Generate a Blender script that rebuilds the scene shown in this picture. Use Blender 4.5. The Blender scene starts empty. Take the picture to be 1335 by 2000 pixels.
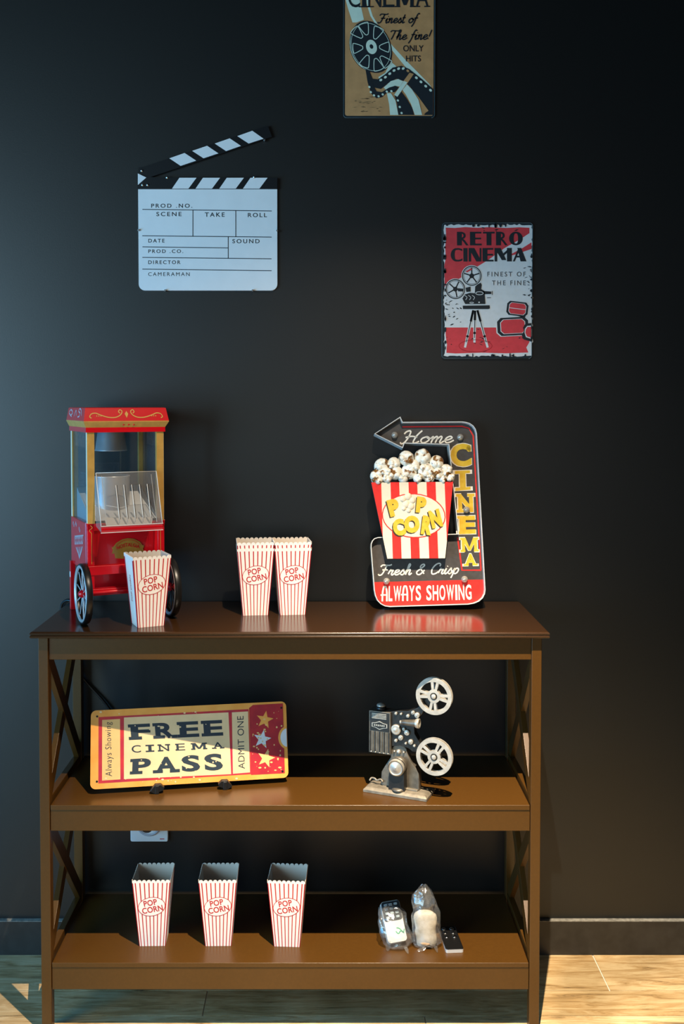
import bpy, bmesh, math, random
from mathutils import Vector, Matrix
random.seed(7)
scene = bpy.context.scene
COL = scene.collection
R = math.radians

# ------------------------------------------------------------------ camera
cam_d = bpy.data.cameras.new('camera')
cam = bpy.data.objects.new('camera', cam_d); COL.objects.link(cam)
FPX = 1975.0
cam_d.sensor_fit = 'HORIZONTAL'; cam_d.sensor_width = 24.0
cam_d.lens = FPX / 1335.0 * 24.0
cam_d.shift_x = (667.5 - 636.0) / 1335.0
cam_d.shift_y = (855.6 - 1000.0) / 1335.0
cam.location = (0.0, -2.2454, 1.2423)
cam.rotation_euler = (math.pi / 2 - 0.035, 0, 0)
cam_d.clip_start = 0.05
scene.camera = cam

# ------------------------------------------------------------------ light and exposure
vs = scene.view_settings
vs.view_transform = 'Standard'; vs.look = 'None'; vs.gamma = 1.0; vs.use_curve_mapping = False
vs.exposure = 0.0
world = bpy.data.worlds.new('room_air'); scene.world = world
world.use_nodes = True
bg = world.node_tree.nodes['Background']
bg.inputs[0].default_value = (0.55, 0.75, 1.0, 1); bg.inputs[1].default_value = 0.02

def light(name, kind, loc, target, energy, color, **kw):
    l = bpy.data.lights.new(name, kind); l.energy = energy; l.color = color
    for k, v in kw.items(): setattr(l, k, v)
    o = bpy.data.objects.new(name, l); COL.objects.link(o)
    o.location = loc
    o.rotation_euler = (Vector(target) - Vector(loc)).to_track_quat('-Z', 'Y').to_euler()
    return o
# warm ceiling spotlight just above and in front of the bookcase
light('ceiling_spotlight', 'SPOT', (0.18, -1.09, 2.32), (0.24, -0.55, 0.0), 640.0, (1.0, 0.82, 0.60),
      spot_size=R(58), spot_blend=1.0, shadow_soft_size=0.008)
# the wider spill of the same lamp
light('ceiling_spotlight_spill', 'SPOT', (0.18, -1.09, 2.32), (0.05, -0.45, 0.0), 78.0, (1.0, 0.82, 0.62),
      spot_size=R(86), spot_blend=0.75, shadow_soft_size=0.008)
# daylight from a window to the left behind the camera
light('window_daylight', 'AREA', (-2.55, -2.95, 1.20), (-0.1, 0.0, 1.15), 74.0, (0.58, 0.87, 1.0),
      shape='RECTANGLE', size=1.5, size_y=1.7)
# added blue fill, low at the far left, for sky light on the floor
light('low_blue_fill', 'AREA', (-2.4, -1.3, 0.8), (-0.6, -0.1, 0.3), 46.0, (0.06, 0.46, 1.0),
      shape='RECTANGLE', size=1.0, size_y=1.2)
# daylight of the room in front of the wall
light('room_daylight', 'AREA', (0.3, -4.4, 1.0), (0.0, 0.0, 0.9), 7.0, (1.0, 0.93, 0.86),
      shape='RECTANGLE', size=1.6, size_y=1.2)

# ------------------------------------------------------------------ materials
def lin(c):
    out = []
    for v in c:
        v = v / 255.0
        out.append(v / 12.92 if v <= 0.04045 else ((v + 0.055) / 1.055) ** 2.4)
    return (*out, 1.0)
MATS = {}
def pm(name, rgb, rough=0.5, metal=0.0, spec=0.5, noise=0.0, scale=60.0, rgb2=None, bump=0.0, coat=0.0, ramp=(0.38, 0.64)):
    if name in MATS: return MATS[name]
    m = bpy.data.materials.new(name); m.use_nodes = True
    nt = m.node_tree; b = nt.nodes['Principled BSDF']
    b.inputs['Roughness'].default_value = rough; b.inputs['Metallic'].default_value = metal
    b.inputs['Specular IOR Level'].default_value = spec
    b.inputs['Coat Weight'].default_value = coat
    c = lin(rgb); b.inputs['Base Color'].default_value = c
    if noise > 0 or rgb2 or bump:
        tc = nt.nodes.new('ShaderNodeTexCoord'); nz = nt.nodes.new('ShaderNodeTexNoise')
        nz.inputs['Scale'].default_value = scale; nz.inputs['Detail'].default_value = 6
        nt.links.new(tc.outputs['Object'], nz.inputs['Vector'])
        if noise > 0 or rgb2:
            rp = nt.nodes.new('ShaderNodeValToRGB')
            c2 = lin(rgb2) if rgb2 else tuple(min(1, v * (1 + noise)) for v in c[:3]) + (1,)
            c1 = c if rgb2 else tuple(v * (1 - noise) for v in c[:3]) + (1,)
            rp.color_ramp.elements[0].position = ramp[0]; rp.color_ramp.elements[1].position = ramp[1]
            rp.color_ramp.elements[0].color = c1; rp.color_ramp.elements[1].color = c2
            nt.links.new(nz.outputs['Fac'], rp.inputs[0]); nt.links.new(rp.outputs[0], b.inputs['Base Color'])
        if bump:
            bp = nt.nodes.new('ShaderNodeBump'); bp.inputs['Strength'].default_value = bump
            bp.inputs['Distance'].default_value = 0.001
            nt.links.new(nz.outputs['Fac'], bp.inputs['Height']); nt.links.new(bp.outputs[0], b.inputs['Normal'])
    MATS[name] = m
    return m
def clear(name, tint=(255, 255, 255), gloss=0.08, rough=0.08, milky=0.0, milk=(235, 238, 240), bump=0.0, bscale=60):
    m = bpy.data.materials.new(name); m.use_nodes = True
    nt = m.node_tree; nt.nodes.clear()
    out = nt.nodes.new('ShaderNodeOutputMaterial')
    tr = nt.nodes.new('ShaderNodeBsdfTransparent'); tr.inputs[0].default_value = lin(tint)
    gl = nt.nodes.new('ShaderNodeBsdfGlossy'); gl.inputs['Roughness'].default_value = rough
    df = nt.nodes.new('ShaderNodeBsdfDiffuse'); df.inputs[0].default_value = lin(milk)
    m1 = nt.nodes.new('ShaderNodeMixShader'); m1.inputs[0].default_value = milky
    m2 = nt.nodes.new('ShaderNodeMixShader'); m2.inputs[0].default_value = gloss
    lw = nt.nodes.new('ShaderNodeLayerWeight'); lw.inputs[0].default_value = 0.35
    mu = nt.nodes.new('ShaderNodeMath'); mu.operation = 'MULTIPLY_ADD'
    mu.inputs[1].default_value = gloss * 3; mu.inputs[2].default_value = gloss
    nt.links.new(lw.outputs['Facing'], mu.inputs[0]); nt.links.new(mu.outputs[0], m2.inputs[0])
    nt.links.new(tr.outputs[0], m1.inputs[1]); nt.links.new(df.outputs[0], m1.inputs[2])
    nt.links.new(m1.outputs[0], m2.inputs[1]); nt.links.new(gl.outputs[0], m2.inputs[2])
    if bump:
        tc = nt.nodes.new('ShaderNodeTexCoord'); nz = nt.nodes.new('ShaderNodeTexNoise')
        nz.inputs['Scale'].default_value = bscale; nz.inputs['Detail'].default_value = 4
        bp = nt.nodes.new('ShaderNodeBump'); bp.inputs['Strength'].default_value = bump; bp.inputs['Distance'].default_value = 0.004
        nt.links.new(tc.outputs['Object'], nz.inputs['Vector'])
        nt.links.new(nz.outputs['Fac'], bp.inputs['Height'])
        nt.links.new(bp.outputs[0], gl.inputs['Normal']); nt.links.new(bp.outputs[0], df.inputs['Normal'])
    nt.links.new(m2.outputs[0], out.inputs[0])
    MATS[name] = m
    return m

M_wall = pm('matte_black_wall_paint', (3, 7, 8), 0.43, spec=0.62, noise=0.10, scale=300, bump=0.06)
M_base = pm('baseboard_paint', (34, 33, 31), 0.45, noise=0.25, scale=40)
M_dust = pm('dusty_ledge', (120, 118, 110), 0.8, noise=0.3, scale=90)
M_wood = pm('brown_lacquer', (72, 46, 13), 0.32, spec=0.5, noise=0.05, scale=200)
M_wood_dim = pm('brown_lacquer_dimmed', (46, 28, 13), 0.19, spec=0.6, noise=0.05, scale=200)  # same lacquer darkened: the top's weaker light is put into the colour
M_white = pm('card_white', (234, 223, 212), 0.6, noise=0.01)
M_inner = pm('card_inside', (216, 204, 190), 0.75)
M_boxred = pm('print_red', (184, 34, 38), 0.6)
M_boxdeep = pm('print_deep_red', (172, 16, 34), 0.6)
M_red = pm('machine_red_plastic', (214, 12, 26), 0.28, spec=0.5, coat=0.3)
M_gold = pm('gold_paint', (196, 150, 74), 0.4, noise=0.08)
M_goldink = pm('gold_ink', (212, 160, 72), 0.45)
M_cream = pm('cream_edge', (235, 226, 200), 0.5)
M_cup = pm('spun_aluminium', (206, 210, 214), 0.30, metal=0.5, noise=0.05, scale=30)
M_steel = pm('brushed_steel', (205, 208, 210), 0.28, metal=1.0, noise=0.05, scale=30)
M_chrome = pm('chrome', (225, 225, 225), 0.15, metal=1.0)
M_spoke = pm('wheel_silver', (186, 192, 194), 0.35, metal=0.3)
M_black = pm('black_plastic', (16, 16, 17), 0.35)
M_rubber = pm('black_tyre', (20, 20, 21), 0.35)
M_silverpaint = pm('silver_ink', (190, 180, 185), 0.4)
M_glass = clear('machine_glass', (225, 232, 235), 0.05, 0.05, 0.03)
M_clearpl = clear('clear_plastic_door', (238, 236, 234), 0.06, 0.14, 0.12, (225, 220, 216))
M_bag = clear('clear_bag_plastic', (245, 247, 248), 0.10, 0.16, 0.05, (230, 235, 238), bump=0.9, bscale=45)

# ------------------------------------------------------------------ mesh helpers
def cr(pts, n=8, closed=False):
    """Catmull-Rom through 2D or 3D points"""
    P = [Vector(p) for p in pts]; N = len(P); out = []
    segs = N if closed else N - 1
    for i in range(segs):
        p0 = P[(i - 1) % N] if closed or i > 0 else P[0]
        p1, p2 = P[i], P[(i + 1) % N]
        p3 = P[(i + 2) % N] if closed or i + 2 < N else P[-1]
        for k in range(n):
            t = k / n
            out.append(0.5 * ((2 * p1) + (p2 - p0) * t + (2 * p0 - 5 * p1 + 4 * p2 - p3) * t * t + (3 * p1 - p0 - 3 * p2 + p3) * t ** 3))
    if not closed: out.append(P[-1].copy())
    return out
def rrect(x0, y0, x1, y1, r, n=6):
    pts = []
    for cx, cy, a0 in ((x1 - r, y0 + r, -90), (x1 - r, y1 - r, 0), (x0 + r, y1 - r, 90), (x0 + r, y0 + r, 180)):
        for k in range(n + 1):
            a = R(a0 + 90 * k / n); pts.append((cx + r * math.cos(a), cy + r * math.sin(a)))
    return pts
def ell(cx, cy, rx, ry, rot=0, n=36, a0=0, a1=360):
    full = abs(a1 - a0) >= 360
    m = n if full else n + 1
    c, s = math.cos(R(rot)), math.sin(R(rot)); out = []
    for k in range(m):
        a = R(a0 + (a1 - a0) * k / n); x, y = rx * math.cos(a), ry * math.sin(a)
        out.append((cx + c * x - s * y, cy + s * x + c * y))
    return out
def clip(poly, conv):
    """Sutherland-Hodgman, conv counter-clockwise or clockwise convex"""
    area = sum(conv[i][0] * conv[(i + 1) % len(conv)][1] - conv[(i + 1) % len(conv)][0] * conv[i][1] for i in range(len(conv)))
    sg = 1 if area > 0 else -1
    out = list(poly)
    for i in range(len(conv)):
        a, b = conv[i], conv[(i + 1) % len(conv)]
        f = lambda p: sg * ((b[0] - a[0]) * (p[1] - a[1]) - (b[1] - a[1]) * (p[0] - a[0]))
        inp, out = out, []
        for j in range(len(inp)):
            p, q = inp[j], inp[(j + 1) % len(inp)]
            fp, fq = f(p), f(q)
            if fp >= 0: out.append(p)
            if fp * fq < 0:
                t = fp / (fp - fq); out.append((p[0] + (q[0] - p[0]) * t, p[1] + (q[1] - p[1]) * t))
        if not out: return []
    return out

class MB:
    def __init__(s): s.v = []; s.f = []; s.fm = []; s.sm = []; s.mats = []
    def mi(s, m):
        if m not in s.mats: s.mats.append(m)
        return s.mats.index(m)
    def add(s, verts, faces, m, smooth=False, M=None):
        o = len(s.v)
        for p in verts:
            p = Vector(p); s.v.append(M @ p if M else p)
        k = s.mi(m)
        for f in faces:
            s.f.append([i + o for i in f]); s.fm.append(k); s.sm.append(smooth)
        return s
    def box(s, x0, y0, z0, x1, y1, z1, m, M=None):
        v = [(x, y, z) for x in (x0, x1) for y in (y0, y1) for z in (z0, z1)]
        f = [(0, 1, 3, 2), (4, 6, 7, 5), (0, 4, 5, 1), (2, 3, 7, 6), (0, 2, 6, 4), (1, 5, 7, 3)]
        return s.add(v, f, m, False, M)
    def prism(s, poly, a, b, m, fn, side=None, caps=(True, True), smooth=False):
        """poly 2D; fn(u, v, w) -> 3D; extruded in w from a to b"""
        n = len(poly)
        v = [fn(p[0], p[1], a) for p in poly] + [fn(p[0], p[1], b) for p in poly]
        s.add(v, [(i, (i + 1) % n, n + (i + 1) % n, n + i) for i in range(n)], side or m, smooth)
        if caps[0]: s.add(v[:n], [tuple(range(n - 1, -1, -1))], m)
        if caps[1]: s.add(v[n:], [tuple(range(n))], m)
        return s
    def loft(s, rings, m, smooth=True, cap=True, closed_ring=True):
        n = len(rings[0]); v = [p for r in rings for p in r]; f = []
        for j in range(len(rings) - 1):
            for i in range(n if closed_ring else n - 1):
                f.append((j * n + i, j * n + (i + 1) % n, (j + 1) * n + (i + 1) % n, (j + 1) * n + i))
        s.add(v, f, m, smooth)
        if cap:
            s.add(rings[0], [tuple(range(n - 1, -1, -1))], m); s.add(rings[-1], [tuple(range(n))], m)
        return s
    def lathe(s, prof, o, axis, m, n=28, smooth=True, cap=True):
        """prof list of (radius, height along axis)"""
        a = Vector(axis).normalized(); t = Vector((0, 0, 1)) if abs(a.z) < .9 else Vector((1, 0, 0))
        e1 = a.cross(t).normalized(); e2 = a.cross(e1); o = Vector(o)
        rings = [[o + a * h + (e1 * math.cos(2 * math.pi * k / n) + e2 * math.sin(2 * math.pi * k / n)) * max(r, 1e-5) for k in range(n)] for r, h in prof]
        return s.loft(rings, m, smooth, cap)
    def cyl(s, p0, p1, r, m, n=20, r1=None):
        a = Vector(p1) - Vector(p0)
        r1 = r if r1 is None else r1
        b = min(r, r1) * .12
        return s.lathe([(r - b, 0), (r, b), (r1, a.length - b), (r1 - b, a.length)], p0, a, m, n)
    def tube(s, pts, r, m, n=10):
        P = [Vector(p) for p in pts]; rings = []
        up = Vector((0.13, 0.21, 1)).normalized()
        for i, p in enumerate(P):
            d = (P[min(i + 1, len(P) - 1)] - P[max(i - 1, 0)]).normalized()
            e1 = d.cross(up).normalized(); e2 = d.cross(e1)
            rings.append([p + (e1 * math.cos(2 * math.pi * k / n) + e2 * math.sin(2 * math.pi * k / n)) * r for k in range(n)])
        return s.loft(rings, m)
    def ball(s, c, rx, ry, rz, m, nu=20, nv=12, jit=0.0, M=None):
        c = Vector(c); v = []; f = []
        for j in range(nv + 1):
            th = math.pi * j / nv
            for i in range(nu):
                ph = 2 * math.pi * i / nu; k = 1 + random.uniform(-jit, jit)
                v.append(c + Vector((rx * math.sin(th) * math.cos(ph) * k, ry * math.sin(th) * math.sin(ph) * k, rz * math.cos(th) * k)))
        for j in range(nv):
            for i in range(nu):
                f.append((j * nu + i, (j + 1) * nu + i, (j + 1) * nu + (i + 1) % nu, j * nu + (i + 1) % nu))
        return s.add(v, f, m, True, M)
    def build(s, name, parent=None, bevel=0.0, loc=None, rot=None, seg=2, subd=0):
        me = bpy.data.meshes.new(name)
        me.from_pydata([tuple(p) for p in s.v], [], s.f)
        for m in s.mats: me.materials.append(m)
        me.polygons.foreach_set('material_index', s.fm); me.polygons.foreach_set('use_smooth', s.sm)
        me.update()
        bm = bmesh.new(); bm.from_mesh(me)
        bmesh.ops.remove_doubles(bm, verts=bm.verts, dist=1e-6)
        bm.to_mesh(me); bm.free()
        o = bpy.data.objects.new(name, me); COL.objects.link(o)
        if parent: o.parent = parent
        if loc is not None: o.location = loc
        if rot is not None: o.rotation_euler = rot
        if bevel:
            b = o.modifiers.new('bevel', 'BEVEL'); b.width = bevel; b.segments = seg; b.limit_method = 'ANGLE'; b.angle_limit = R(40)
            b.harden_normals = True
            me.polygons.foreach_set('use_smooth', [True] * len(me.polygons))
        if subd:
            q = o.modifiers.new('sub', 'SUBSURF'); q.levels = subd; q.render_levels = subd
        return o
def empty(name, loc, rz=0.0):
    o = bpy.data.objects.new(name, None); COL.objects.link(o); o.location = loc; o.rotation_euler = (0, 0, rz)
    o.empty_display_size = 0.05
    return o
def tag(o, label, cat, group=None):
    o['label'] = label; o['category'] = cat
    if group: o['group'] = group
    return o
def structure(o, label=None):
    o['kind'] = 'structure'
    if label: o['label'] = label
    return o

# ------------------------------------------------------------------ lettering
GL = {}
def glyphs(txt, bold=0.0, space=1.0):
    key = (txt, bold, space)
    if key in GL: return GL[key]
    cu = bpy.data.curves.new('lettering', 'FONT'); cu.body = txt; cu.offset = bold; cu.space_character = space
    cu.resolution_u = 4; cu.fill_mode = 'FRONT'
    ob = bpy.data.objects.new('lettering', cu); COL.objects.link(ob)
    dg = bpy.context.evaluated_depsgraph_get(); ev = ob.evaluated_get(dg); me = ev.to_mesh()
    V = [(v.co.x, v.co.y) for v in me.vertices]; Fc = [tuple(p.vertices) for p in me.polygons]
    ev.to_mesh_clear(); bpy.data.objects.remove(ob); bpy.data.curves.remove(cu)
    x0 = min(p[0] for p in V); x1 = max(p[0] for p in V); y0 = min(p[1] for p in V); y1 = max(p[1] for p in V)
    V = [((p[0] - x0) / (x1 - x0), (p[1] - y0) / (y1 - y0)) for p in V]
    GL[key] = (V, Fc)
    return GL[key]
def bil(q, s, t):
    (ax, ay), (bx, by), (cx, cy), (dx, dy) = q
    return ((ax * (1 - s) + bx * s) * (1 - t) + (dx * (1 - s) + cx * s) * t, (ay * (1 - s) + by * s) * (1 - t) + (dy * (1 - s) + cy * s) * t)
def inv_bil(q, p):
    s = t = 0.5
    for _ in range(12):
        x, y = bil(q, s, t); e = 1e-4
        xs, ys = bil(q, s + e, t); xt, yt = bil(q, s, t + e)
        a, b, c, d = (xs - x) / e, (xt - x) / e, (ys - y) / e, (yt - y) / e
        det = a * d - b * c; rx, ry = p[0] - x, p[1] - y
        s += (d * rx - b * ry) / det; t += (-c * rx + a * ry) / det
    return s, t
SC = {  # handwriting strokes: (advance, strokes)
 'o': (.46, [[(.25, .5), (.08, .38), (.05, .18), (.15, .02), (.3, .06), (.4, .25), (.36, .42), (.25, .5), (.33, .38), (.5, .36)]]),
 'm': (.62, [[(0, .35), (.08, .5), (.1, .35), (.08, 0)], [(.09, .25), (.22, .5), (.29, .42), (.27, 0)], [(.28, .25), (.41, .5), (.49, .42), (.46, .08), (.53, 0), (.64, .15)]]),
 'n': (.44, [[(0, .35), (.08, .5), (.1, .35), (.07, 0)], [(.08, .25), (.22, .5), (.29, .42), (.27, .08), (.33, 0), (.45, .15)]]),
 'e': (.42, [[(.02, .2), (.2, .24), (.33, .38), (.24, .5), (.1, .4), (.06, .18), (.15, .02), (.3, .04), (.45, .2)]]),
 'F': (.68, [[(.02, .8), (.12, .95), (.3, .95), (.6, .92), (.75, 1.0)], [(.44, .93), (.36, .5), (.26, .1), (.1, 0), (0, .12)], [(.2, .5), (.4, .52), (.58, .5)]]),
 'H': (.80, [[(-.02, .75), (.06, .95), (.22, .97), (.24, .6), (.15, .1), (.02, -.05), (-.06, .08)], [(.1, .46), (.35, .55), (.62, .48)], [(.74, 1), (.58, .6), (.52, .1), (.62, 0), (.78, .14)]]),
 'r': (.38, [[(0, .1), (.1, .52), (.14, .4), (.28, .44), (.22, .12), (.3, 0), (.42, .15)]]),
 's': (.36, [[(0, .1), (.18, .52), (.2, .42), (.29, .2), (.2, 0), (.06, .06)], [(.2, .02), (.38, .16)]]),
 'h': (.45, [[(0, .2), (.2, .8), (.18, 1), (.1, .9), (.06, 0)], [(.07, .2), (.22, .5), (.3, .4), (.27, .08), (.34, 0), (.46, .15)]]),
 '&': (.66, [[(.55, .05), (.2, .6), (.2, .85), (.35, .95), (.42, .8), (.2, .5), (.02, .25), (.1, .02), (.3, .02), (.52, .4)]]),
 'C': (.55, [[(.52, .72), (.55, .88), (.42, 1), (.2, .85), (.05, .45), (.12, .05), (.33, .03), (.56, .25)]]),
 'i': (.24, [[(0, .2), (.1, .5), (.06, .12), (.13, 0), (.26, .15)], [(.13, .68), (.15, .73)]]),
 'p': (.42, [[(0, .2), (.1, .5), (.05, 0), (-.02, -.4)], [(.06, .3), (.22, .5), (.35, .4), (.32, .12), (.18, 0), (.06, .1)]]),
 't': (.26, [[(.12, .9), (.06, .15), (.13, 0), (.25, .12)], [(-.02, .55), (.25, .57)]]),
 'f': (.34, [[(.38, .9), (.28, 1), (.18, .8), (.08, 0), (-.05, -.4)], [(0, .5), (.32, .53)]]),
 'T': (.62, [[(0, .8), (.1, .95), (.6, .92), (.7, 1)], [(.36, .93), (.3, .4), (.22, 0)]]),
 '!': (.25, [[(.15, 1), (.08, .3)], [(.05, .04), (.06, .09)]]), ' ': (.32, [])}
SERIF = {'F': [(-.12, .55, 0), (-.12, .25, 1)], 'R': [(-.12, .48, 0), (.62, 1.12, 0), (-.12, .25, 1)], 'E': [(-.12, .25, 0), (-.12, .25, 1)],
         'P': [(-.12, .55, 0), (-.12, .25, 1)], 'A': [(-.12, .34, 0), (.66, 1.12, 0)], 'I': [(-.8, 1.8, 0), (-.8, 1.8, 1)],
         'N': [(-.12, .42, 0), (-.12, .25, 1), (.62, 1.12, 1)], 'M': [(-.1, .22, 0), (.78, 1.1, 0), (-.1, .1, 1), (.9, 1.1, 1)],
         'T': [(.2, .8, 0)], 'H': [(-.1, .4, 0), (.6, 1.1, 0), (-.1, .4, 1), (.6, 1.1, 1)], 'C': [], 'S': [], 'O': []}
WID = {'I': .34, 'M': 1.4, 'N': 1.05, 'A': 1.05, 'C': .95, 'T': .9, 'O': 1.05}

class Art:
    """flat print in photo-crop coordinates laid on a local plane: fn(u, v, w)"""
    def __init__(s, mb, quad, W, H, fn, lift=0.00018):
        s.mb, s.q, s.W, s.H, s.fn, s.lift = mb, quad, W, H, fn, lift     # quad = BL, BR, TR, TL
    def uv(s, p):
        a, b = inv_bil(s.q, p); return a * s.W, b * s.H
    def poly(s, pts, m, layer=1, box=None):
        P = [s.uv(p) for p in pts]
        if box: P = clip(P, box)
        if len(P) < 3: return
        a = sum(P[i][0] * P[(i + 1) % len(P)][1] - P[(i + 1) % len(P)][0] * P[i][1] for i in range(len(P)))
        if a < 0: P.reverse()
        s.mb.add([s.fn(u, v, layer * s.lift) for u, v in P], [tuple(range(len(P)))], m)
    def stroke(s, pts, w, m, layer=1, closed=False, smooth=0, w1=None):
        if smooth: pts = [tuple(p) for p in cr(pts, smooth, closed)]
        n = len(pts); L = []; Rr = []
        for i in range(n):
            a = pts[(i - 1) % n] if closed or i > 0 else pts[i]; b = pts[(i + 1) % n] if closed or i < n - 1 else pts[i]
            dx, dy = b[0] - a[0], b[1] - a[1]; l = math.hypot(dx, dy) or 1
            ww = w if w1 is None else w + (w1 - w) * i / (n - 1)
            L.append((pts[i][0] - dy / l * ww / 2, pts[i][1] + dx / l * ww / 2)); Rr.append((pts[i][0] + dy / l * ww / 2, pts[i][1] - dx / l * ww / 2))
        V = [s.fn(*s.uv(p), layer * s.lift) for p in L + Rr]
        seg = n if closed else n - 1
        s.mb.add(V, [(i, (i + 1) % n, n + (i + 1) % n, n + i) for i in range(seg)], m)
    def ring(s, cx, cy, rx, ry, w, m, layer=1, rot=0, n=40):
        s.stroke(ell(cx, cy, rx - w / 2, ry - w / 2, rot, n), w, m, layer, True)
    def disc(s, cx, cy, rx, ry, m, layer=1, rot=0, n=32, box=None): s.poly(ell(cx, cy, rx, ry, rot, n), m, layer, box)
    def text(s, txt, q, m, layer=2, bold=0.0, space=1.0):
        V, Fc = glyphs(txt, bold, space)
        s.mb.add([s.fn(*s.uv(bil(q, a, b)), layer * s.lift) for a, b in V], Fc, m)
    def rect(s, txt, x0, y0, x1, y1, m, layer=2, bold=0.0, space=1.0):
        s.text(txt, ((x0, y1), (x1, y1), (x1, y0), (x0, y0)), m, layer, bold, space)
    def slab(s, txt, q, m, layer=2, gap=.18, bold=.03, th=.17, serif=True, thick=0):
        w = [WID.get(c, .9) for c in txt]; tot = sum(w) + gap * (len(txt) - 1); x = 0
        for c, cw in zip(txt, w):
            a0, a1 = x / tot, (x + cw) / tot
            if c == 'M' and serif and not thick:
                for k, pg in enumerate((((0, 0), (.2, 0), (.2, 1), (0, 1)), ((.8, 0), (1, 0), (1, 1), (.8, 1)), ((0, 1), (.25, 1), (.58, .1), (.42, .1)), ((1, 1), (.75, 1), (.42, .1), (.58, .1)))):
                    s.poly([bil(q, a0 + (a1 - a0) * a, b) for a, b in pg], m, layer + .1 * k)
            else:
                V, Fc = glyphs(c, bold)
                s.mb.add([s.fn(*s.uv(bil(q, a0 + (a1 - a0) * a, b)), layer * s.lift) for a, b in V], Fc, m)
            if serif:
                for (b0, b1, t) in SERIF.get(c, []):
                    y0, y1 = (0, th) if t == 0 else (1 - th, 1)
                    s.poly([bil(q, a0 + (a1 - a0) * b, y) for b, y in ((b0, y0), (b1, y0), (b1, y1), (b0, y1))], m, layer + .45)
            if thick:
                for (b0, b1) in {'R': [(0, .42)], 'E': [(0, .45)], 'T': [(.3, .72)], 'I': [(0, 1)], 'N': [(0, .2)], 'M': [(.72, 1)]}.get(c, []):
                    s.poly([bil(q, a0 + (a1 - a0) * b, y) for b, y in ((b0, 0), (b1, 0), (b1, 1), (b0, 1))], m, layer + .3)
                if c in 'OC':
                    for sd in ((0, 180) if c == 'O' else (180,)):
                        pts = ell(.5, .5, .5, .5, 0, 16, 90 + (0 if sd == 180 else 180), 270 + (0 if sd == 180 else 180)) 
                        k = .22 if sd == 180 else .78
                        pts2 = ell(.5, .5, .16, .42, 0, 16, 270 + (0 if sd == 180 else 180), 90 + (0 if sd == 180 else 180))
                        s.poly([bil(q, a0 + (a1 - a0) * a, b) for a, b in pts + pts2], m, layer + .3)
                if c == 'N': s.poly([bil(q, a0 + (a1 - a0) * a, b) for a, b in ((0, 1), (.45, 1), (1, 0), (.6, 0))], m, layer + .6)
                if c == 'M': s.poly([bil(q, a0 + (a1 - a0) * a, b) for a, b in ((0, 1), (.35, 1), (.68, .1), (.42, .1))], m, layer + .6)
                if c == 'A': s.poly([bil(q, a0 + (a1 - a0) * a, b) for a, b in ((.35, 1), (.65, 1), (1.05, 0), (.6, 0))], m, layer + .6)
            x += cw + gap
    def script(s, txt, q, m, wid, layer=2, slant=.22):
        tot = sum(SC[c][0] for c in txt); x = 0
        for c in txt:
            for st in SC[c][1]:
                pts = cr(st, 6)
                pts = [bil(q, (x + p[0] + slant * p[1]) / tot, p[1]) for p in pts]
                s.stroke(pts, wid, m, layer)
            x += SC[c][0]

# ================================================================== SETTING
b = MB(); b.box(-3.0, 0, -0.02, 3.2, 0.1, 3.2, M_wall)
structure(b.build('wall_back'), 'matte black painted wall behind the bookcase')
b = MB(); b.box(-3.0, -0.012, 0, 3.2, 0, 0.0765, M_base)
b.box(-3.0, -0.0122, 0.0765, 3.2, 0, 0.0778, M_dust)
structure(b.build('baseboard_back'), 'dark painted baseboard along the wall with a dusty top edge')
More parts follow.
